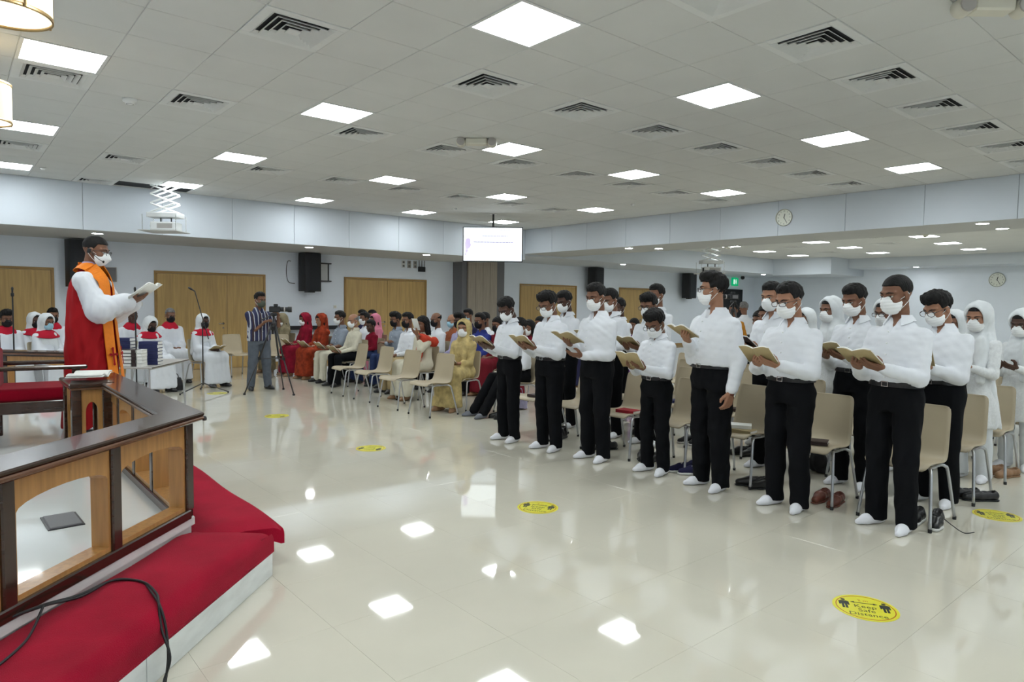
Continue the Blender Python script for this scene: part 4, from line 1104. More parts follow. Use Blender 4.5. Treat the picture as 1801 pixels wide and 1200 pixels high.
clock((XB-.018, 6.33, 3.215), .155, R(-90), 'round cream wall clock on the right bulkhead')
clock((XW-.002, 6.95, 2.60), .24, R(-90), 'round wall clock on the far right wall')
# exit sign
t = thing('exit_sign', 'green illuminated emergency exit sign with white running figure', 'exit sign', (25.95, 15.98, 2.62)); MB().box((-.23, -.06, -.17), (.23, 0, .17), .01).build('panel', 'exit_green', t)
MB().box((-.16, -.064, -.10), (-.04, -.061, .10)).build('door_symbol', 'exit_white', t)
MB().lathe([(.025, -.064), (.025, -.061)], 10, (.06, 0, .085), 'y').box((.02, -.064, -.02), (.08, -.061, .055)).box((-.02, -.064, .02), (.02, -.061, .04)).box((.06, -.064, -.10), (.085, -.061, -.02)).box((.0, -.064, -.06), (.035, -.061, -.02)).build('running_figure', 'exit_white', t)
t = thing('wall_camera', 'small dark camera under the far soffit', 'camera', (25.3, 15.2, 2.84)); MB().lathe([(.02, -.16), (.07, -.13), (.085, -.07), (.06, -.02), (.06, 0)], 16).build('dome', 'black_plastic', t, True); MB().lathe([(.075, -.02), (.075, 0)], 16).build('base', 'white_plastic', t)

# hanging television
t = thing('television', 'flat screen television hanging from the ceiling, showing a white slide', 'television', (9.21, 11.6, 2.85), R(-43))
W_, H_ = 1.32, .76
MB().box((-W_/2, 0, -H_/2), (W_/2, .06, H_/2), .008).build('housing', 'black_plastic', t)
sc = MB().box((-W_/2+.022, -.004, -H_/2+.022), (W_/2-.022, .001, H_/2-.016)).build('screen', 'screen_white', t)
g = random.Random(3)
def words(z, x0, x1, hgt):
    mb = MB(); x = x0
    while x < x1:
        w = min(g.uniform(.03, .075), x1-x); mb.box((x, -.0065, z-hgt/2), (x+w, -.0042, z+hgt/2)); x += w+.012
    return mb
for z, a, b, h_ in ((.185, -.23, .33, .018), (.05, -.42, .45, .020), (.315, .16, .47, .014)): words(z, a, b, h_).build('slide_text', 'ink_purple', sc)
mb = MB()
for k in range(9):
    r_ = g.uniform(.025, .06); mb.lathe([(r_, -.0062+.0001*k), (r_, -.0043)], 14, (-W_/2+.03+r_+g.uniform(0, .05), 0, -H_/2+.05+r_+g.uniform(0, .38)), 'y')
mb.build('slide_flowers', 'screen_lilac', sc)
mb = MB(); mb.lathe([(.085, -.006), (.085, -.0045), (.076, -.0045), (.076, -.006)], 24, (W_/2-.125, 0, -H_/2+.14), 'y', cap=False); mb.build('slide_emblem', 'screen_lilac', sc)
MB().tube([(0, .10, 0), (0, .10, HC-2.85-.001)], .022, 10).build('pole', 'black_metal', t); MB().box((-.2, .06, -.15), (.2, .12, .15)).build('bracket', 'black_metal', t); MB().box((-.08, .02, HC-2.85-.012), (.08, .18, HC-2.85-.001)).build('ceiling_plate', 'white_plastic', t)

# projectors on scissor lifts
def projector(x, y, z, rz, label, k=1.0, drop=.47):
    t = thing('projector_lift', label, 'projector', (x, y, z), rz, 'projectors on lifts'); n = 3; W_ = .20*k; st = drop/n
    for yy in (-.11*k, .11*k):
        for i in range(n):
            z0 = -i*st-.02; z1 = z0-st+.01
            for s in (1, -1):
                a = Vector((-s*W_, yy, z0)); b = Vector((s*W_, yy, z1)); MB().tube([a, b], .016*k, 6).build('scissor_arm', 'white_plastic', t)
    zp = -drop-.02
    MB().box((-.26*k, -.15*k, zp-.08*k), (.26*k, .15*k, zp), .006).build('tray', 'white_plastic', t)
    for s in (-.08, .10): MB().tube([(s*k, 0, zp-.08*k), (s*k, 0, zp-.16*k)], .012*k, 6).build('hanger', 'black_metal', t)
    zb = zp-.16*k
    b = MB().box((-.20*k, -.15*k, zb-.14*k), (.22*k, .15*k, zb), .015).build('projector_body', 'white_plastic', t)
    MB().box((-.08*k, -.153*k, zb-.11*k), (.18*k, -.149*k, zb-.03*k)).build('air_grille', 'table_grey', b)
    MB().lathe([(.05*k, 0), (.05*k, -.02), (.035*k, -.022)], 16, (-.20*k, -.05*k, zb-.07*k), 'x').build('lens_ring', 'black_plastic', b, True)
    MB().lathe([(.033*k, -.004), (.033*k, -.0245*1)], 16, (-.20*k, -.05*k, zb-.07*k), 'x').build('lens', 'lens_glass', b)
    MB().box((-.34*k, -.28*k, zb-.165*k), (.30*k, .28*k, zb-.15*k)).build('cover_panel', 'ceiling_tile', t)
    for s in (-.3, .26):
        for yy in (-.2, .2): MB().tube([(s*k, yy*k, zb-.15*k), (s*k, yy*k, zp-.04*k)], .006*k, 5).build('rod', 'steel', t)
    return t
projector(2.98, 12.90, HC+.01, R(-38), 'white projector on a scissor lift below the ceiling at left')
projector(18.0, 11.9, ZF+.01, R(-38), 'small white projector on a lift in the far hall', 1.25, .45)
t = thing('ceiling_pit', 'dark open ceiling hatch above the left projector lift', 'ceiling hatch', (2.89, CY0+T*16, HC+.016)); MB().box((-.59, -.29, 0), (.59, .29, .003)).build('hatch_dark_sheet', 'dark_void', t)  # thin near-black sheet paints the shade inside the hatch

# drum pendants
for i, (x, y, lab) in enumerate([(.25, 4.06, 'cream drum pendant lamp nearest the viewer at the top left corner'), (.25, 6.60, 'cream drum pendant lamp at the left edge, the farther one')]):
    t = thing('pendant_lamp', lab, 'pendant lamp', (x, y, 2.90), 0, 'drum pendants'); r_ = .195
    s_ = MB().lathe([(r_, 0), (r_, .30)], 40, cap=False).build('drum_shade', 'shade_cream', t, True)
    MB().lathe([(r_-.004, .012), (.002, .012)], 40, cap=False).build('diffuser', 'shade_glow', t)
    for z in (0, .285): MB().lathe([(r_+.004, z), (r_+.004, z+.016), (r_-.004, z+.016), (r_-.004, z), (r_+.004, z)], 40, cap=False).build('trim_band', 'brass', t, True)
    for k in range(4):
        a = R(20+90*k); MB().tube([(math.cos(a)*(r_+.008), math.sin(a)*(r_+.008), 0), (math.cos(a)*(r_+.008), math.sin(a)*(r_+.008), .30)], .006, 6).build('strut', 'brass', t)
    MB().tube([(0, 0, .28), (0, 0, HC-2.90)], .008, 8).build('rod', 'brass', t); MB().lathe([(.06, HC-2.90-.02), (.06, HC-2.90)], 20).build('canopy', 'brass', t)

# floor stickers
def sticker(x, y, rz, label, detail=True):
    t = thing('floor_sticker', label, 'sticker', (x, y, .0002), rz, 'distance stickers'); r_ = .158
    MB().lathe([(r_, 0), (r_, .0012)], 48).build('disc', 'sticker_yellow', t)
    MB().lathe([(r_*.90, .0012), (r_*.90, .0016), (r_*.87, .0016), (r_*.87, .0012)], 48, cap=False).build('ring', 'sticker_red', t)
    for body, sz, yy, m in (('2 m', .034, .085, 'sticker_red'), ('Keep', .052, .008, 'ink_black'), ('Safe', .052, -.040, 'ink_black'), ('Distance', .052, -.088, 'ink_black')):
        obj('lettering', text_mesh(body, sz, m), t, (0, yy, .0017))
    mb = MB().box((-.05, .052, .0012), (.05, .058, .0017))
    for s in (1, -1): q = [(s*.068, .055, .0017), (s*.045, .066, .0017), (s*.045, .044, .0017)]; mb.raw(q if s == -1 else q[::-1], [(0, 1, 2)])
    mb.build('arrow', 'ink_black', t)
    for s in (1, -1):
        mb = MB().lathe([(.011, .0012), (.011, .0017)], 12, (s*.098, .075, 0)).box((s*.098-.017, .018, .0012), (s*.098+.017, .060, .0017)).box((s*.098-.014, -.030, .0012), (s*.098-.002, .018, .0017)).box((s*.098+.002, -.030, .0012), (s*.098+.014, .018, .0017))
        for e_ in (1, -1): mb.box((s*.098+e_*.021-.004, .010, .0012), (s*.098+e_*.021+.004, .055, .0017))
        mb.build('figure', 'ink_black', t)
for i, (x, y, rz, lab) in enumerate([(3.65, 1.42, -58, 'nearest yellow round keep safe distance sticker on the floor'), (3.46, 3.76, -58, 'yellow round distance sticker on the floor in front of the small boy'),
        (3.45, 6.40, 130, 'yellow round distance sticker in the middle of the empty floor'), (6.11, 1.46, -58, 'yellow round distance sticker beside the chairs at right edge'), (3.41, 8.96, 130, 'yellow round distance sticker farther back on the empty floor'), (3.45, 11.7, 130, 'yellow round distance sticker beside the microphone stand base')]):
    sticker(x, y, R(rz), lab)

# tripods, cameras, microphone stands
def tripod(x, y, zt, spread, label, rz=0):
    t = thing('tripod', label, 'tripod', (x, y, 0), R(rz), 'camera tripods')
    MB().lathe([(.035, zt-.16), (.045, zt-.13), (.045, zt-.10), (.02, zt-.09), (.02, zt)], 12).build('centre_column', 'black_metal', t, True)
    for k in range(3):
        a = R(120*k+30); dx, dy = math.cos(a), math.sin(a)
        l = MB().tube([(dx*.03, dy*.03, zt-.12), (dx*spread*.5, dy*spread*.5, (zt-.12)*.5)], .016, 8).tube([(dx*spread*.48, dy*spread*.48, (zt-.12)*.52), (dx*spread, dy*spread, .015)], .011, 8).build('leg', 'black_metal', t, True)
        MB().lathe([(.02, 0), (.022, .02), (.012, .03)], 8, (dx*spread, dy*spread, 0)).build('foot', 'black_plastic', l)
        MB().tube([(dx*spread*.5, dy*spread*.5, (zt-.12)*.5-.02), (dx*spread*.5, dy*spread*.5, (zt-.12)*.5+.03)], .024, 8).build('clamp', 'black_plastic', l)
        MB().tube([(dx*spread*.5, dy*spread*.5, (zt-.12)*.5), (0, 0, (zt-.12)*.5)], .007, 6).build('spreader', 'black_metal', t)
    MB().lathe([(.03, zt), (.055, zt+.01), (.055, zt+.05), (.03, zt+.06)], 14).build('fluid_head', 'black_plastic', t, True)
    MB().tube([(-.02, -.02, zt+.03), (-.30, -.05, zt-.06)], .009, 6).build('pan_handle', 'black_metal', t)
    return t
def camera_obj(x, y, z, rz, label):
    t = thing('video_camera', label, 'camera', (x, y, z), R(rz))
    MB().box((-.09, -.045, 0), (.09, .045, .10), .012).build('body', 'black_plastic', t); MB().box((-.02, -.03, .10), (.05, .03, .14), .01).build('prism_hump', 'black_plastic', t)
    MB().lathe([(.035, .07), (.04, .10), (.04, .20), (.048, .21), (.048, .27), (.036, .27)], 18, (0, 0, .05), 'x').build('lens', 'black_plastic', t, True)
    MB().lathe([(.041, .145), (.041, .165)], 18, (0, 0, .05), 'x').build('zoom_ring', 'table_grey', t); MB().box((-.06, .045, .02), (.04, .055, .08)).build('flip_screen', 'partition_grey', t)
tripod(4.22, 11.20, 1.30, .47, 'black camera tripod in front of the man in the striped shirt', 20)
camera_obj(4.25, 11.22, 1.365, -25, 'black camera on the tripod of the man in the striped shirt')
tripod(10.9, 6.72, 1.62, .45, 'black tripod behind the standing boys carrying a camera', 10)
camera_obj(10.9, 6.72, 1.69, 150, 'black video camera on a tripod behind the tallest boy')
def mic_stand(x, y, zt, rz, label, boom=True, spread=.34):
    t = thing('microphone_stand', label, 'microphone stand', (x, y, 0), R(rz), 'microphone stands')
    for k in range(3):
        a = R(120*k); l = MB().tube([(0, 0, .16), (math.cos(a)*spread, math.sin(a)*spread, .02)], .010, 6).build('leg', 'black_metal', t); MB().lathe([(.014, 0), (.014, .03)], 8, (math.cos(a)*spread, math.sin(a)*spread, 0)).build('foot', 'black_plastic', l)
    MB().tube([(0, 0, .12), (0, 0, zt)], .011, 8).build('pole', 'black_metal', t)
    MB().lathe([(.018, zt-.03), (.022, zt-.01), (.022, zt+.02), (.01, zt+.03)], 10).build('clutch', 'black_plastic', t, True)
    if boom:
        MB().tube([(.10, 0, zt-.25), (-.12, 0, zt+.55)], .008, 6).build('boom', 'black_metal', t)
        MB().lathe([(.010, 0), (.013, .05), (.018, .07), (.018, .11), (.008, .125)], 10).xform(Matrix.Translation((-.12, 0, zt+.55)) @ Matrix.Rotation(R(-60), 4, 'Y')).build('microphone', 'black_metal', t, True)
    else: MB().lathe([(.010, zt+.0), (.013, zt+.06), (.016, zt+.08), (.016, zt+.10), (.006, zt+.115)], 10).build('microphone', 'black_metal', t, True)
mic_stand(3.30, 11.95, 1.15, -40, 'black boom microphone stand in front of the choir woman with a book', True, .42)
mic_stand(.78, 12.45, 1.60, 20, 'black microphone stand at the left edge before the choir', False)
mic_stand(2.15, 11.15, 1.62, 20, 'black microphone stand behind the table of Bibles', False)

# table with books
tb = thing('folding_table', 'grey folding table with steel legs stacked with books', 'table', (1.96, 9.95, 0), R(56))
MB().box((-.62, -.40, .695), (.62, .40, .72), .006).build('top', 'table_grey', tb); MB().box((-.625, -.405, .700), (.625, -.398, .715)).build('edge_band', 'steel', tb)
for x in (-.55, .55):
    for y in (-.34, .34): MB().tube([(x, y, .69), (x*1.06, y*1.06, .0)], .014, 8).build('leg', 'chrome', tb)
for y in (-.34, .34): MB().tube([(-.55, y, .68), (.55, y, .68)], .010, 6).build('rail', 'chrome', tb)
def closed_book(x, y, z, w, d, h_, rz, m, label, group, pages='book_paper', name='book'):
    t = thing(name, label, 'book', (x, y, z), rz, group)
    v = MB().box((-w/2, -d/2, 0), (w/2, d/2, .003)).box((-w/2, -d/2, h_-.003), (w/2, d/2, h_)).box((-w/2, -d/2, .003), (-w/2+.004, d/2, h_-.003))
    v.build('cover', m, t); MB().box((-w/2+.004, -d/2+.005, .0031), (w/2-.005, d/2-.005, h_-.0031)).build('pages', pages, t); return t
def tw(u, v_): a = R(56); return 1.96+u*math.cos(a)-v_*math.sin(a), 9.95+u*math.sin(a)+v_*math.cos(a)
for k, (vv_, wd, m_, nm) in enumerate([(.12, .13, 'book_dark', 'leftmost cream'), (.02, .05, 'book_dark', 'left dark'), (-.075, .13, 'book_dark', 'middle cream'), (-.17, .05, 'book_dark', 'right dark'), (-.235, .07, 'book_white', 'white')]):
    for j in range(5):
        x, y = tw(-.50, vv_); dk = wd < .06
        closed_book(x, y, .72+.042*j, .15, wd, .040, R(56+(0 if dk else 180)+random.Random(k*9+j).uniform(-3, 3)), m_, 'Bible in the %s pile on the table, %s from the bottom' % (nm, ORD[j]), 'small Bibles on the table')
for k in range(2):
    for j in range(7 if k else 8):
        x, y = tw(-.26+.02*k, .12-.36*k)
        closed_book(x, y, .72+.043*j, .17, .30 if k == 0 else .23, .041, R(56+random.Random(j+50*k).uniform(-2, 2)), 'book_navy', 'navy blue Bible in the %s stack on the table, %s from the bottom' % (['left', 'right'][k], ORD[j]), 'navy Bibles on the table')

t = thing('wall_ledge', 'low black ledge along the wall behind the seated women', 'ledge', (6.85, 15.86, 0)); MB().box((-.98, -.10, .86), (.98, .12, .95), .008).build('top', 'black_plastic', t)
for x in (-.9, 0, .9): MB().box((x-.02, -.02, 0), (x+.02, .02, .86)).build('leg', 'black_metal', t)
# ------------------------------------------------------------------ CHAIR ROWS
rows = ['front', 'second', 'third', 'fourth', 'fifth', 'sixth']
for k in range(6):
    for m in range(7 if k < 5 else 6):
        if k == 0 and m == 99: continue
        rg = random.Random(k*10+m)
        chair(5.47+1.0*k+rg.uniform(-.02, .02), 1.87+.68*m+(.03*k)+rg.uniform(-.02, .02), 180+rg.uniform(-3, 3), 'beige plastic shell chair in the %s row behind the standing youths, %s from the right' % (rows[k], ORD[m]), 'chairs of the standing group')
for i, (x, y) in enumerate([(5.20, 7.86), (5.16, 8.66), (5.22, 9.56), (5.22, 10.40)]):
    chair(x, y, 180+[4, 6, 2, -3][i], 'empty beige plastic chair in front of the seated congregation, %s from the right' % ORD[i], 'empty chairs before the congregation')
for i, (x, y, a) in enumerate([(4.05, 14.2, -75), (4.62, 14.3, -80), (5.35, 13.9, -110)]):
    chair(x, y, a, ['empty beige chair right of the choir woman holding a book', 'empty beige chair left of the cameraman in front of the oak door', 'empty beige chair behind the tripod of the cameraman'][i], 'empty chairs by the wall')

# ------------------------------------------------------------------ STANDING YOUTHS
GB = 'boys in white shirts and black trousers'
def bk_(P, lab, **k): return held_book(P, lab, **k)
P = person('boy in white shirt nearest the congregation, leftmost of the front row', (4.90, 5.84), 178, 1.66, 1.0, skin='skin_dark', hair='short', nod=32, turn=8, group=GB)
bk_(P, 'open kraft covered booklet of the leftmost boy in the front row', tilt=22)
P = person('boy in glasses and white shirt, second from left in the front row', (4.95, 5.22), 180, 1.71, 1.12, skin='skin_mid', hair='full', spec='rect', nod=24, turn=2, group=GB)
bk_(P, 'open kraft booklet with red edge of the second boy in front row', tilt=25)
P = person('boy in white shirt with both hands at his waist, third from left in front row', (5.00, 4.59), 176, 1.78, 1.18, skin='skin_mid', hair='short', nod=14, turn=6, arms='book', wl=(.25, .06, 1.02), wr=(.27, -.09, 1.12), belly=1.05, group=GB)
bk_(P, 'kraft booklet held at the waist of the third boy in front row', tilt=15, one=1, off=(.03, .03, .03), sc=.95)
P = person('small boy in white shirt and glasses, shortest of the front row', (5.06, 3.89), 178, 1.55, 1.04, flare=.6, skin='skin_mid', hair='full', spec='rect', nod=30, turn=6, group=GB)
bk_(P, 'open booklet with white pages of the smallest boy in front row', tilt=38)
P = person('tallest boy in glasses and loose white shirt, head turned to the left', (5.03, 3.27), 168, 1.84, 1.30, skin='skin_light', hair='full', spec='rect', nod=2, turn=-36, arms='onebook', wr=(.26, -.02, 1.18), belly=1.08, group=GB)
held_book(P, 'kraft booklet held in one hand by the tallest boy', tilt=18, one=1, off=(.02, -.02, .03), yawd=-10)
t, D = P; w_, fd = D['HD'][0]; e_ = D['J'][0][1]; ax = nrm(w_-e_)
Mw = Vector((0, 0, 1)).rotation_difference(Vector(ax)).to_matrix().to_4x4(); Mw.translation = Vector(w_+ax*.012)
wt = obj('wristwatch', MB().lathe([(.030, -.012), (.032, -.010), (.032, .010), (.030, .012)], 20, cap=False).xform(Mw).mesh('wristwatch', 'shoe_brown', True), t)
obj('watch_dial', MB().lathe([(.019, .026), (.020, .040), (.016, .043)], 16, ax='x').xform(Mw @ Matrix.Rotation(R(60), 4, 'Z')).mesh('watch_dial', 'steel', True), wt)
P = person('boy in black glasses and white shirt with buckled belt, third from right in front', (5.01, 2.57), 174, 1.76, 1.16, flare=.75, skin='skin_light', hair='short', spec='rect', nod=16, turn=-10, group=GB)
bk_(P, 'open kraft booklet of the boy in black glasses', tilt=28)
P = person('tall boy in white shirt nearest the viewer, rightmost of the front row', (5.14, 1.86), 168, 1.80, 1.06, flare=.5, skin='skin_mid', hair='crop', nod=10, turn=-12, group=GB)
bk_(P, 'open kraft booklet of the boy nearest the viewer', tilt=20)
# second row and further
P = person('boy in white shirt behind the second boy of the front row', (6.05, 6.09), 178, 1.74, 1.0, skin='skin_dark', nod=18, q='mid', group=GB)
P = person('boy in white shirt behind the third boy of the front row', (6.05, 5.33), 178, 1.76, 1.0, skin='skin_mid', nod=16, q='mid', group=GB)
bk_(P, 'green kraft booklet held low by the boy behind the third boy', tilt=20)
P = person('dark haired boy half hidden far behind the third boy', (7.05, 6.07), 178, 1.66, .98, skin='skin_dark', nod=10, q='mid', group=GB)
P = person('boy in glasses and white shirt right behind the smallest boy', (6.02, 4.74), 182, 1.70, 1.0, skin='skin_mid', hair='full', spec='rect', nod=16, turn=5, q='mid', group=GB)
bk_(P, 'kraft booklet of the boy in glasses behind the smallest boy', tilt=20)
P = person('tall boy in white shirt behind the boy in glasses at centre', (6.98, 5.38), 178, 1.83, 1.04, skin='skin_mid', hair='short', nod=6, turn=-4, q='mid', group=GB)
P = person('boy in white shirt and flowered mask behind the boy in black glasses', (6.05, 3.30), 170, 1.80, 1.0, skin='skin_light', hair='short', nod=10, turn=4, q='mid', group=GB)
bk_(P, 'white open booklet to the left of the boy in black glasses', tilt=20, cov=CVD)
P = person('boy in white shirt between the two nearest boys, one row back', (6.07, 2.53), 172, 1.78, .98, skin='skin_mid', hair='short', nod=18, turn=-10, q='hi', group=GB)
bk_(P, 'open kraft booklet of the boy one row behind the nearest pair', tilt=20)
P = person('stout boy in round glasses and white shirt right of the nearest boy', (6.08, 1.88), 168, 1.72, 1.2, skin='skin_light', hair='full', spec='round', nod=24, turn=-14, q='hi', group=GB, belly=1.05)
bk_(P, 'kraft booklet held upright by the boy in round glasses', tilt=55, one=0, off=(.02, -.02, .08))
# girls
GG = 'girls in white dresses and headscarves'
def girl(lab, pos, hgt, **k):
    a = dict(skin='skin_mid', hair='short', nod=10, top='lace_white', dress='kurta', bottom='scarf_white', belt=False, collar=False, scarf='scarf_white', q='mid', group=GG, g=.92)
    a.update(k); return person(lab, pos, a.pop('hd', 168), hgt, **a)
girl('girl in white headscarf and mask behind the boy in black glasses', (7.05, 3.20), 1.67, turn=-6, nod=6)
girl('girl in white headscarf without visible mask between two boys, far back', (8.05, 3.95), 1.55, q='lo', mask='mask_white', nod=14)
girl('small dark haired girl farthest back left of the scarfed girls', (9.05, 4.54), 1.51, q='lo')
girl('girl in glasses and headscarf right behind the nearest boy', (7.05, 2.66), 1.66, spec='rect', nod=12)
girl('girl partly hidden between the boy in round glasses and the lace dress', (8.05, 2.37), 1.55, q='lo')
P = girl('girl in white lace dress and headscarf at the right', (7.22, 1.94), 1.63, nod=12, turn=4, q='hi', skin='skin_light', mask='mask_white')
P = girl('girl in headscarf at the right edge of the picture', (8.08, 1.80), 1.57, nod=16, q='hi', skin='skin_dark')
girl('girl with dark hair behind the boy in flowered mask, lower one', (8.05, 4.55), 1.52, q='lo', scarf=None, hair='long', mask=None)
girl('girl with dark hair behind the boy in flowered mask, upper one', (7.05, 3.90), 1.60, q='lo', scarf=None, hair='long', mask=None)
girl('girl in headscarf standing far behind at the right edge', (9.3, 1.75), 1.55, q='lo')
# men behind
person('grey haired man in white shirt standing behind the tripod camera', (13.0, 7.75), 60, 1.66, 1.05, hair='short', hairm='hair_grey', mask='mask_black', nod=5, arms='down', q='lo', feet='shoe_black', shoe=True)
person('camera operator hidden behind the tripod camera', (11.3, 6.95), 190, 1.62, 1.0, hair='short', mask=None, nod=8, arms='down', q='lo', top='mustard', feet='shoe_black', shoe=True)

# ------------------------------------------------------------------ SEATED CONGREGATION
GS = 'seated congregation'
def sit(lab, pos, hd=180, with_chair=True, book=None, **k):
    a = dict(pose='sit', q='lo', nod=8, arms='lap', feet='shoe_black', shoe=True, h=1.68, group=GS, collar=True); a.update(k)
    hh = a.pop('h'); gg = a.pop('g', 1.0)
    P = person(lab, pos, hd, hh, gg, **a)
    if with_chair: chair(pos[0]+.06*math.cos(R(hd)), pos[1]+.06*math.sin(R(hd)), hd, 'beige chair under the '+' '.join(lab.split(',')[0].split()[:12]), 'occupied chairs')
    if book: held_book(P, book, tilt=30, cov=COVER, sc=.85)
    return P
def lady(lab, pos, m, hd=180, **k):
    a = dict(dress='sari', top=m, collar=False, belt=False, hair='long', feet='shoe_tan', g=.98, h=1.60, nod=10); a.update(k); return sit(lab, pos, hd, **a)
lady('woman in olive shawl and grey scarf beside the cameraman', (5.70, 14.55), 'olive_cloth', 190, scarf='olive_cloth', nod=22, h=1.55)
lady('woman in dark red sari reading a white booklet', (5.85, 13.72), 'red_sari', 185, scarf='red_sari', arms='book', q='mid', wl=(.33, .06, 1.0), wr=(.33, -.08, 1.0), book='white booklet of the woman in dark red sari')
lady('woman in orange and red sari without mask', (5.88, 12.98), 'orange_sari', 190, scarf='orange_sari', mask=None, q='mid', arms='book', book='booklet of the woman in orange and red sari', wl=(.33, .06, 1.0), wr=(.33, -.08, 1.0), skin='skin_light')
sit('man in grey shirt and long cream skirt cloth, white mask', (5.95, 12.25), 182, top='grey_shirt', bottom='cream_cloth', q='mid', nod=6, turn=-8, arms='book', wl=(.33, .06, 1.0), wr=(.33, -.08, 1.0), book='booklet of the man in grey shirt and cream cloth', sleeve='short', skin='skin_mid', h=1.74)
sit('bald old man in white shirt and black trousers with white mask', (5.88, 11.55), 185, top='cream_cloth', hair='bald', hairm='hair_grey', q='mid', skin='skin_light', arms='book', wl=(.33, .06, .98), wr=(.33, -.08, .98), book='kraft booklet on the knees of the bald old man', h=1.66)
sit('person with dark hair and blue mask farthest back by the oak door', (7.35, 14.0), 185, top='navy_cloth', mask='mask_blue', h=1.74)
sit('man in white shirt and white mask behind the bald old man', (6.62, 12.52), 182, top='shirt_white', nod=4, h=1.68)
sit('man with light blue mask in the row behind the woman in pink', (7.9, 14.55), 185, top='blue_shirt', mask='mask_blue', h=1.72)
lady('woman in pink with a scarf and blue mask', (7.2, 13.15), 'pink_cloth', 190, scarf='pink_cloth', mask='mask_blue', h=1.58)
sit('child in red sweater behind the bald old man', (6.40, 11.84), 190, top='coral_cloth' if False else 'red_sari', bottom='jeans_blue', mask=None, h=1.40, g=.9, skin='skin_dark')
sit('man in grey shirt with crossed arms and black mask', (6.48, 11.02), 185, top='grey_shirt', bottom='jeans_blue', mask='mask_black', arms='cross', q='mid', hair='full', h=1.74, nod=10)
sit('man in white shirt and khaki trousers with black mask', (6.25, 10.22), 186, top='shirt_white', bottom='khaki', mask='mask_black', q='mid', arms='lap', sleeve='long', h=1.76, nod=8)
lady('woman in white with coral shawl holding a paper before her face', (6.02, 9.38), 'cream_cloth', 185, scarf=None, q='mid', mask=None, arms='lap', wl=(.23, .13, 1.40), wr=(.28, -.05, 1.0), h=1.68, hand=('hold', 'relax'))
sit('balding man in white shirt with black mask in the third row', (7.0, 10.45), 186, top='shirt_white', mask='mask_black', hair='bald', hairm='hair_black', h=1.76)
sit('bald person in rust coloured clothes with light blue mask', (7.62, 10.82), 188, top='rust_cloth', mask='mask_blue', hair='none', skin='skin_light', h=1.68)
sit('dark skinned man in lilac shirt behind the woman in gold sari', (7.0, 9.70), 186, top='lilac_shirt', mask='mask_black', skin='skin_dark', hair='full', h=1.76)
sit('person with blue mask at the back before the wooden partition', (8.4, 11.35), 188, top='navy_cloth', mask='mask_blue', h=1.88)
sit('man in royal blue shirt with black mask', (7.15, 9.30), 186, top='blue_shirt', mask='mask_black', h=1.78, g=1.08)
sit('man in white shirt with black mask right of the man in blue', (8.2, 10.52), 188, top='shirt_white', mask='mask_black', h=1.76)
lady('woman in dark red behind the leftmost standing boy', (7.3, 9.0), 'maroon_cloth', 188, h=1.66, mask='mask_black')
P = lady('woman in gold sari and white mask holding a booklet', (5.92, 8.12), 'gold_sari', 200, scarf='gold_sari', q='hi', arms='book', wl=(.31, .06, 1.04), wr=(.31, -.09, 1.04), book='kraft booklet of the woman in gold sari', skin='skin_light', h=1.62, nod=4, turn=10)
sit('man in white shirt and black trousers with legs stretched out', (6.30, 7.25), 176, top='shirt_white', bottom='trousers_black', q='mid', feet='shoe_grey', shoe=False, leg=.28, h=1.72, arms='lap', nod=10)
lady('woman in maroon behind the man with stretched legs', (7.35, 8.25), 'maroon_cloth', 186, h=1.60)
for i, (x, y, m_) in enumerate([(10.2, 8.4, 'purple_cloth'), (9.4, 8.6, 'navy_cloth'), (10.6, 9.6, 'grey_shirt'), (9.2, 10.0, 'maroon_cloth')]):
    lady(['woman in purple seated far back between the standing boys', 'person in navy seated far back behind the standing boys', 'person in grey seated farthest back at centre', 'woman in maroon seated at the back near the partition'][i], (x, y), m_, 186, h=1.62, mask=[None, 'mask_black', 'mask_blue', None][i])
# paper before the face
t = thing('paper_sheet', 'white sheet of paper held before a face in the congregation', 'paper', (5.80, 9.27, 1.21), R(185)); t.rotation_euler = (0, R(-70), R(185)); MB().box((-.10, -.075, 0), (.10, .075, .002)).build('sheet', 'book_paper', t)
# coral shawl of the woman
F = Field((-.25, -.32, .3), (.35, .32, 1.3), .018)
F.add(rcone((-.06, -.14, .98), (.12, .12, .98), .085, .075), .03); F.add(rcone((.12, .13, .98), (.24, .14, .62), .07, .06), .04); F.add(rcone((.26, .13, .62), (.40, .15, .30), .06, .05), .04); F.add(rcone((-.08, .16, .92), (.10, .15, .96), .085, .07), .04)
F.wrinkle(.006, .06, 3); v, f = F.mesh()
for o in bpy.data.objects:
    if o.get('label', '').startswith('woman in white with coral shawl'): obj('shawl', mesh('shawl', v, f, 'coral_cloth', True), o); break

# ------------------------------------------------------------------ CHOIR
GC = 'robed choir'
def choir(lab, pos, hd, woman, **k):
    a = dict(pose='sit', q='mid', nod=10, arms='lap', dress='robe', top='robe_white', ring='collar_red', collar=False, belt=False, feet='shoe_black', shoe=True, group=GC, h=1.70, mask='mask_black', skin='skin_dark')
    if woman: a.update(scarf='scarf_white', h=1.58)
    bkl = k.pop('book', None); a.update(k); hh = a.pop('h'); P = person(lab, pos, hd, hh, 1.0, **a)
    chair(pos[0]+.06*math.cos(R(hd)), pos[1]+.06*math.sin(R(hd)), hd, 'beige chair under the '+' '.join(lab.split()[:12]), 'choir chairs')
    if bkl: held_book(P, bkl, tilt=12)
choir('choir man with black mask at the left edge', (.74, 13.35), -75, False, hair='full', skin='skin_mid')
choir('choir woman in the back behind the woman with blue mask', (1.18, 14.15), -70, True)
choir('choir woman in white scarf with light blue mask', (1.25, 13.15), -62, True, mask='mask_blue', skin='skin_mid')
choir('choir man behind the two scarfed women at left', (1.50, 14.75), -80, False, h=1.74, skin='skin_mid')
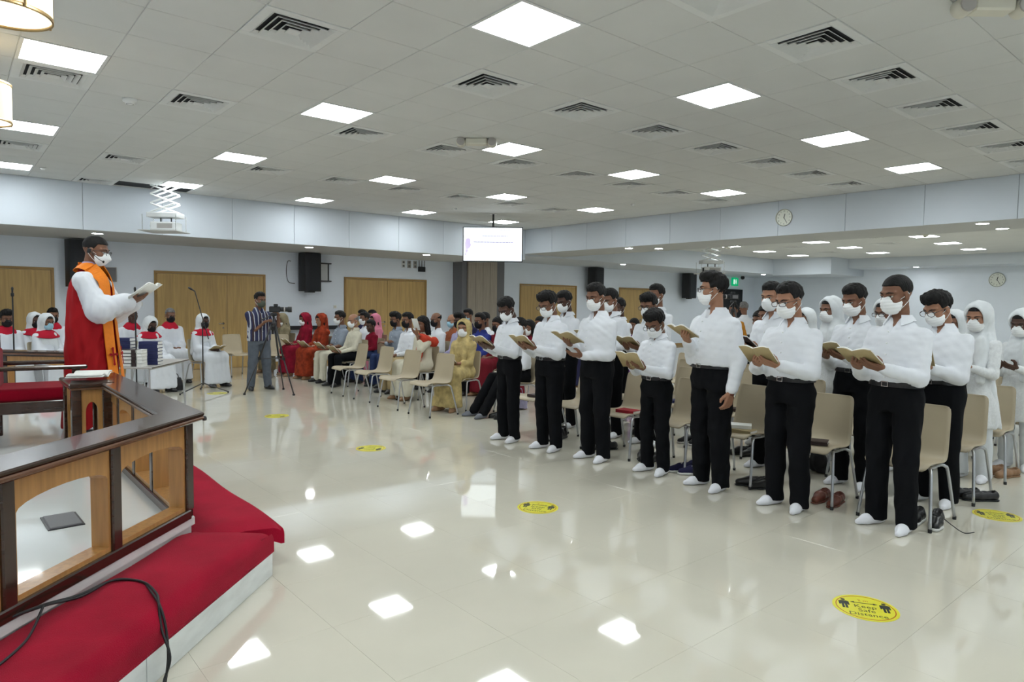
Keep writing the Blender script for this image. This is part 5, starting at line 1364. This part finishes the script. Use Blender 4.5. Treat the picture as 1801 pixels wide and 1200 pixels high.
choir('bald choir man without mask behind the book table', (2.62, 13.90), -85, False, hair='bald', mask=None, skin='skin_dark', h=1.76)
choir('choir woman in white scarf behind the book table', (2.66, 12.70), -75, True, nod=24, h=1.52)
choir('choir man with short grey hair and black mask before the oak door', (3.28, 14.0), -85, False, hair='crop', hairm='hair_grey', h=1.78, skin='skin_mid')
choir('choir woman in white scarf holding a book beside the microphone', (3.58, 12.95), -70, True, nod=8, arms='book', wl=(.31, .07, 1.0), wr=(.31, -.08, 1.0), book='open book in the hands of the choir woman at the microphone', q='mid')

# ------------------------------------------------------------------ CAMERAMAN
person('cameraman in navy striped shirt and grey jeans behind the tripod', (4.18, 11.78), -85, 1.70, 1.2, hem=.86, stance=1.5, skin='skin_mid', hair='short', mask='mask_green', nod=8, turn=12, arms='hips', wl=(.30, .20, 1.33), wr=(.26, .0, 1.20), top='striped_shirt', sleeve='short', bottom='denim', belt=False, feet='shoe_black', shoe=True, q='mid')

# ------------------------------------------------------------------ THE ROBED SPEAKER
bp, BD = person('man in red robe with orange stole and white sleeves reading on the dais', (1.08, 7.44), -32, 1.82, 1.06, skin='skin_mid', hair='crop', hairm='hair_black', masks='n95', spec='rect', nod=12, turn=0, arms='book', wl=(.31, .08, 1.13), wr=(.335, -.06, 1.135), top='robe_white', dress='robe', dlen=.03, collar=False, belt=False, feet='shoe_black', shoe=True, q='hi', z0=.328, cat='person')
s = BD['s']
F = Field((-.36, -.40, .02), (.40, .40, 1.56*s), .0135)
F.add(loft([(.03, -.02, .235, .29), (.5, -.02, .205, .26), (.9, -.02, .195, .245), (1.15, -.02, .178, .222), (1.27*s, -.02, .156, .198), (1.335*s, -.022, .125, .170), (1.38*s, -.03, .092, .120), (1.42*s, -.03, .072, .08)]))
for sg in (1, -1): F.add(ell((.03, sg*.245*s, 1.27*s), (.10, .10, .13)), .015, True)
F.add(rcone((.30, 0, 1.25*s), (.34, 0, 0), .155, .20), .01, True); F.add(rcone((.10, 0, 1.49*s), (.22, 0, 1.30*s), .05, .10), .01, True)
F.wrinkle(.007, .12, 77, (1.5, 1.5, .25)); v, f = F.mesh(1); obj('red_chimere', mesh('red_chimere', v, f, 'red_robe', True), bp)
for S_, E_, w_, sg in BD['J']:        # full gathered white sleeves
    F = Field(np.minimum(np.minimum(S_, E_), w_)-.16, np.maximum(np.maximum(S_, E_), w_)+.16, .0125)
    F.add(ell(S_+[0, sg*.015, -.01], (.082, .072, .08))); F.add(rcone(S_, E_, .078, .115), .03); F.add(rcone(E_, E_+(w_-E_)*.72, .120, .088), .04); F.add(rcone(E_+(w_-E_)*.70, E_+(w_-E_)*.93, .082, .046), .02)
    F.wrinkle(.006, .05, 31+sg, (1.6, 1.6, .3)); v, f = F.mesh(1); sl = obj('sleeve', mesh('sleeve', v, f, 'robe_white', True), bp)
    F = Field(w_-.08, w_+.08, .007); F.add(rcone(E_+(w_-E_)*.92, E_+(w_-E_)*1.0, .044, .042)); v, f = F.mesh(1); obj('cuff', mesh('cuff', v, f, 'orange_stole', True), sl)
def ribbon(path, wid, th, m, name, parent, wdir=None):
    v = []; P_ = smooth_path(path, 6); n = len(P_)
    for i, p in enumerate(P_):
        tg = (P_[min(i+1, n-1)]-P_[max(i-1, 0)]).normalized(); out = Vector((p.x+.03, p.y*.6, 0 if p.z < 1.42*s else .08)).normalized()
        sd_ = tg.cross(out).normalized(); nn = sd_.cross(tg).normalized()
        if nn.dot(out) < 0: nn = -nn
        for a, b in ((-1, 0), (1, 0), (1, 1), (-1, 1)): v.append(p+sd_*a*wid/2+nn*b*th)
    f = [(i*4+k, i*4+(k+1) % 4, i*4+4+(k+1) % 4, i*4+4+k) for i in range(n-1) for k in range(4)]+[(3, 2, 1, 0), ((n-1)*4, (n-1)*4+1, (n-1)*4+2, (n-1)*4+3)]
    me = mesh(name, v, f, m); bm = bmesh.new(); bm.from_mesh(me); bmesh.ops.recalc_face_normals(bm, faces=bm.faces); bm.to_mesh(me); bm.free()
    return obj(name, me, parent)
for sg in (1, -1):
    st = ribbon([(-.108, sg*.004, 1.412*s), (-.090, sg*.052, 1.436*s), (-.03, sg*.092, 1.440*s), (.045, sg*.100, 1.402*s), (.128, sg*.092, 1.31*s), (.145, sg*.085, 1.18*s), (.155, sg*.085, 1.0*s), (.178, sg*.09, .75*s), (.205, sg*.095, .5*s), (.235, sg*.10, .25*s)], .125, .007, 'orange_stole', 'stole', bp)
    zc = .66*s; xc = .195+.012
    c = MB().box((0, -.009, -.085), (.004, .009, .055)).box((0, -.042, -.006), (.004, .042, .012))
    for (y_, z_) in ((-.042, .003), (.042, .003), (0, .058), (0, -.088)): c.lathe([(.014, 0), (.014, .004)], 10, (0, y_, z_), 'x')
    o = c.build('cross', 'red_robe', st, loc=(xc+.002, sg*.092, zc)); o.rotation_euler = (0, R(-6), R(14*sg))
F = Field((-.12, -.12, 1.34*s), (.12, .12, 1.56*s), .007); F.add(loft([(1.38*s, -.02, .075, .085), (1.42*s, -.022, .066, .070), (1.475*s, -.02, .060, .062)])); v, f = F.mesh(1); obj('clerical_collar', mesh('clerical_collar', v, f, 'collar_lilac', True), bp)
HVb = BD['HV']; m = MB().tube([(-.02, -.088, .01), (.02, -.088, -.03), (.075, -.085, -.065), (.105, -.07, -.078)], .003, 6); m.lathe([(.004, -.01), (.008, -.005), (.008, .008), (.003, .012)], 8, (.108, -.068, -.08)); m.box((-.03, -.096, -.03), (-.002, -.082, .012), .004)
obj('headset_microphone', mesh('headset_microphone', HVb(m.v), m.f, 'black_plastic', True), bp)
hb = held_book((bp, BD), 'open white service booklet in the hands of the robed man', tilt=24, cov=CVW, off=(.05, 0, .05), sc=1.08)

# ------------------------------------------------------------------ SHOES, BAGS, BOOKS ON AND UNDER CHAIRS
def shoe_mesh(kind):
    F = Field((-.16, -.07, -.01), (.18, .07, .14), .007)
    F.add(rcone((-.095, 0, .045), (.03, 0, .042), .040, .042)); F.add(rcone((.03, 0, .040), (.125, 0, .030), .043, .030), .02)
    hgt = dict(loafer=.055, sneaker=.085, boot=.12)[kind]
    F.add(rcone((-.085, 0, .05), (-.085, 0, hgt), .038, .034), .02); F.add(rcone((-.03, 0, .05), (-.02, 0, hgt-.005), .036, .028), .02)
    F.add(rcone((-.075, 0, hgt+.02), (.005, 0, hgt+.012), .026, .022), .01, True); F.half((0, 0, 1), .010); v1, f1 = F.mesh(1)
    G = Field((-.17, -.07, -.01), (.19, .07, .05), .007); G.add(rcone((-.098, 0, .02), (.05, 0, .02), .043, .046)); G.add(rcone((.05, 0, .02), (.128, 0, .02), .046, .034), .02); G.half((0, 0, 1), .001); G.half((0, 0, -1), -(.014 if kind == 'loafer' else .024)); v2, f2 = G.mesh(0)
    return (v1, f1), (v2, f2)
SHM = {k: shoe_mesh(k) for k in ('loafer', 'sneaker', 'boot')}
SHC = {}
def shoe_at(x, y, hd, kind, m, sole, label, group='shoes under the chairs'):
    key = (kind, m, sole)
    if key not in SHC: (v1, f1), (v2, f2) = SHM[kind]; SHC[key] = (mesh('upper', v1, f1, m, True), mesh('sole', v2, f2, sole, True), MB().tube(smooth_path([(.0, -.028, .085), (.03, .02, .083), (.05, -.022, .075), (.07, .016, .068)]), .003, 5).mesh('laces', 'white_plastic' if m != 'shoe_black' else 'black_plastic', True))
    t = thing('shoe', label, 'shoe', (x, y, 0), R(hd), group); a, b, c = SHC[key]; obj('upper', a, t); obj('sole', b, t)
    if kind != 'loafer': obj('laces', c, t)
SH = [(5.42, 5.55, 'boot', 'shoe_black', 'black_plastic', 'black lace-up boot behind the leftmost front boy'), (5.42, 4.85, 'loafer', 'shoe_black', 'black_plastic', 'black shoe behind the second front boy'), (5.45, 4.2, 'loafer', 'shoe_black', 'black_plastic', 'black shoe behind the third front boy'),
      (5.30, 3.62, 'sneaker', 'navy_cloth', 'shoe_sole', 'striped sneaker with white sole behind the smallest boy'), (5.42, 2.95, 'loafer', 'shoe_black', 'black_plastic', 'glossy black shoe behind the tallest boy'), (5.38, 2.36, 'loafer', 'shoe_brown', 'shoe_brown', 'brown leather loafer behind the boy in black glasses'),
      (5.42, 1.66, 'sneaker', 'shoe_black', 'shoe_sole', 'black sneaker with white sole behind the nearest boy'), (6.5, 3.7, 'loafer', 'shoe_black', 'black_plastic', 'black shoe under the second row right of the tallest boy'), (6.45, 1.66, 'loafer', 'shoe_black', 'black_plastic', 'black shoe behind the boy in round glasses'),
      (7.62, 1.75, 'loafer', 'shoe_tan', 'shoe_tan', 'tan slipper beside the girl in lace dress'), (6.5, 5.1, 'loafer', 'shoe_black', 'black_plastic', 'black shoe under the second row behind the third boy'), (6.5, 4.4, 'sneaker', 'shoe_black', 'shoe_sole', 'dark sneaker under the second row behind the smallest boy'),
      (6.5, 5.8, 'loafer', 'shoe_black', 'black_plastic', 'black shoe under the second row at its left end'), (5.75, 6.95, 'loafer', 'shoe_black', 'black_plastic', 'black shoe beside the man with stretched legs')]
for i, (x, y, k, m_, so, lab) in enumerate(SH):
    rg = random.Random(i); a = 170+rg.uniform(-40, 40)
    for s_, w_ in ((0, 'left'), (.125, 'right')): shoe_at(x+rg.uniform(-.04, .04), y+s_, a+rg.uniform(-12, 12), k, m_, so, lab+', '+w_+' of the pair')
tag(MB().tube(smooth_path([(5.40, 1.60, .08), (5.38, 1.54, .05), (5.42, 1.48, .006), (5.50, 1.44, .005)]), .0035, 5).build('shoelace', 'black_plastic', None, True), 'loose black shoelace trailing from the sneaker of the nearest boy', 'shoelace')
# books on seats
for x, y, m_, lab, rz in [(5.42, 4.52, 'book_red', 'red book on the seat behind the third front boy', 5), (5.45, 2.58, 'book_dark', 'dark brown book on the seat behind the boy in black glasses', 20), (5.40, 3.2, 'book_kraft', 'brown booklet on the seat behind the tallest boy', 5), (5.44, 3.26, 'book_white', 'white book on the seat right of the tallest boy', 30), (5.42, 5.92, 'book_dark', 'black book on the seat behind the leftmost front boy', 0), (6.45, 3.30, 'bag_blue', 'blue book on a second row seat right of the tallest boy', 10), (6.45, 4.62, 'book_navy', 'navy book on a second row seat behind the smallest boy', 10), (6.45, 3.95, 'book_dark', 'dark book on a second row seat behind the tallest boy', 10)]:
    closed_book(x, y, .451 if lab != 'white book on the seat right of the tallest boy' else .483, .15, .22, .03, R(rz), m_, lab, 'books on chair seats')
t = thing('tissue_pack', 'blue and green pack on the chair seat behind the nearest boy', 'pack', (5.36, 1.88, .452), R(15)); v, f = rbox((-.09, -.05, 0), (.0, .05, .055), .02, .008); obj('blue_half', mesh('blue_half', v, f, 'bag_blue', True), t); v, f = rbox((-.005, -.052, 0), (.09, .052, .052), .02, .008); obj('green_half', mesh('green_half', v, f, 'bag_green', True), t)
# handbags
def bag(x, y, hd, m, label, sc_=1.0):
    t = thing('handbag', label, 'bag', (x, y, .002), R(hd), 'bags on the floor'); t.scale = (sc_,)*3
    F = Field((-.2, -.12, 0), (.2, .12, .32), .014); F.add(loft([(.01, 0, .15, .075), (.10, 0, .16, .085), (.20, 0, .13, .05), (.23, 0, .11, .03)])); F.wrinkle(.005, .08, int(x*100)); v, f = F.mesh(1); obj('body', mesh('body', v, f, m, True), t)
    MB().tube(smooth_path([(-.08, 0, .21), (-.05, 0, .29), (.05, 0, .29), (.08, 0, .21)]), .007, 6).build('strap', m, t, True)
bag(2.95, 12.35, 20, 'bag_black', 'black bag on the floor between the choir women'); bag(6.0, 11.2, 30, 'bag_black', 'black bag under the chairs by the bald old man', .8)
bag(6.55, 7.55, 80, 'lilac_shirt', 'grey patterned bag beside the man with stretched legs'); bag(6.3, 4.1, 80, 'bag_black', 'black bag behind the smallest boy', .9); bag(6.35, 2.95, 60, 'bag_black', 'black bag right of the tallest boy', .8)
bag(6.4, 4.9, 60, 'bag_black', 'black bag under the chair of the third boy', 1.0)
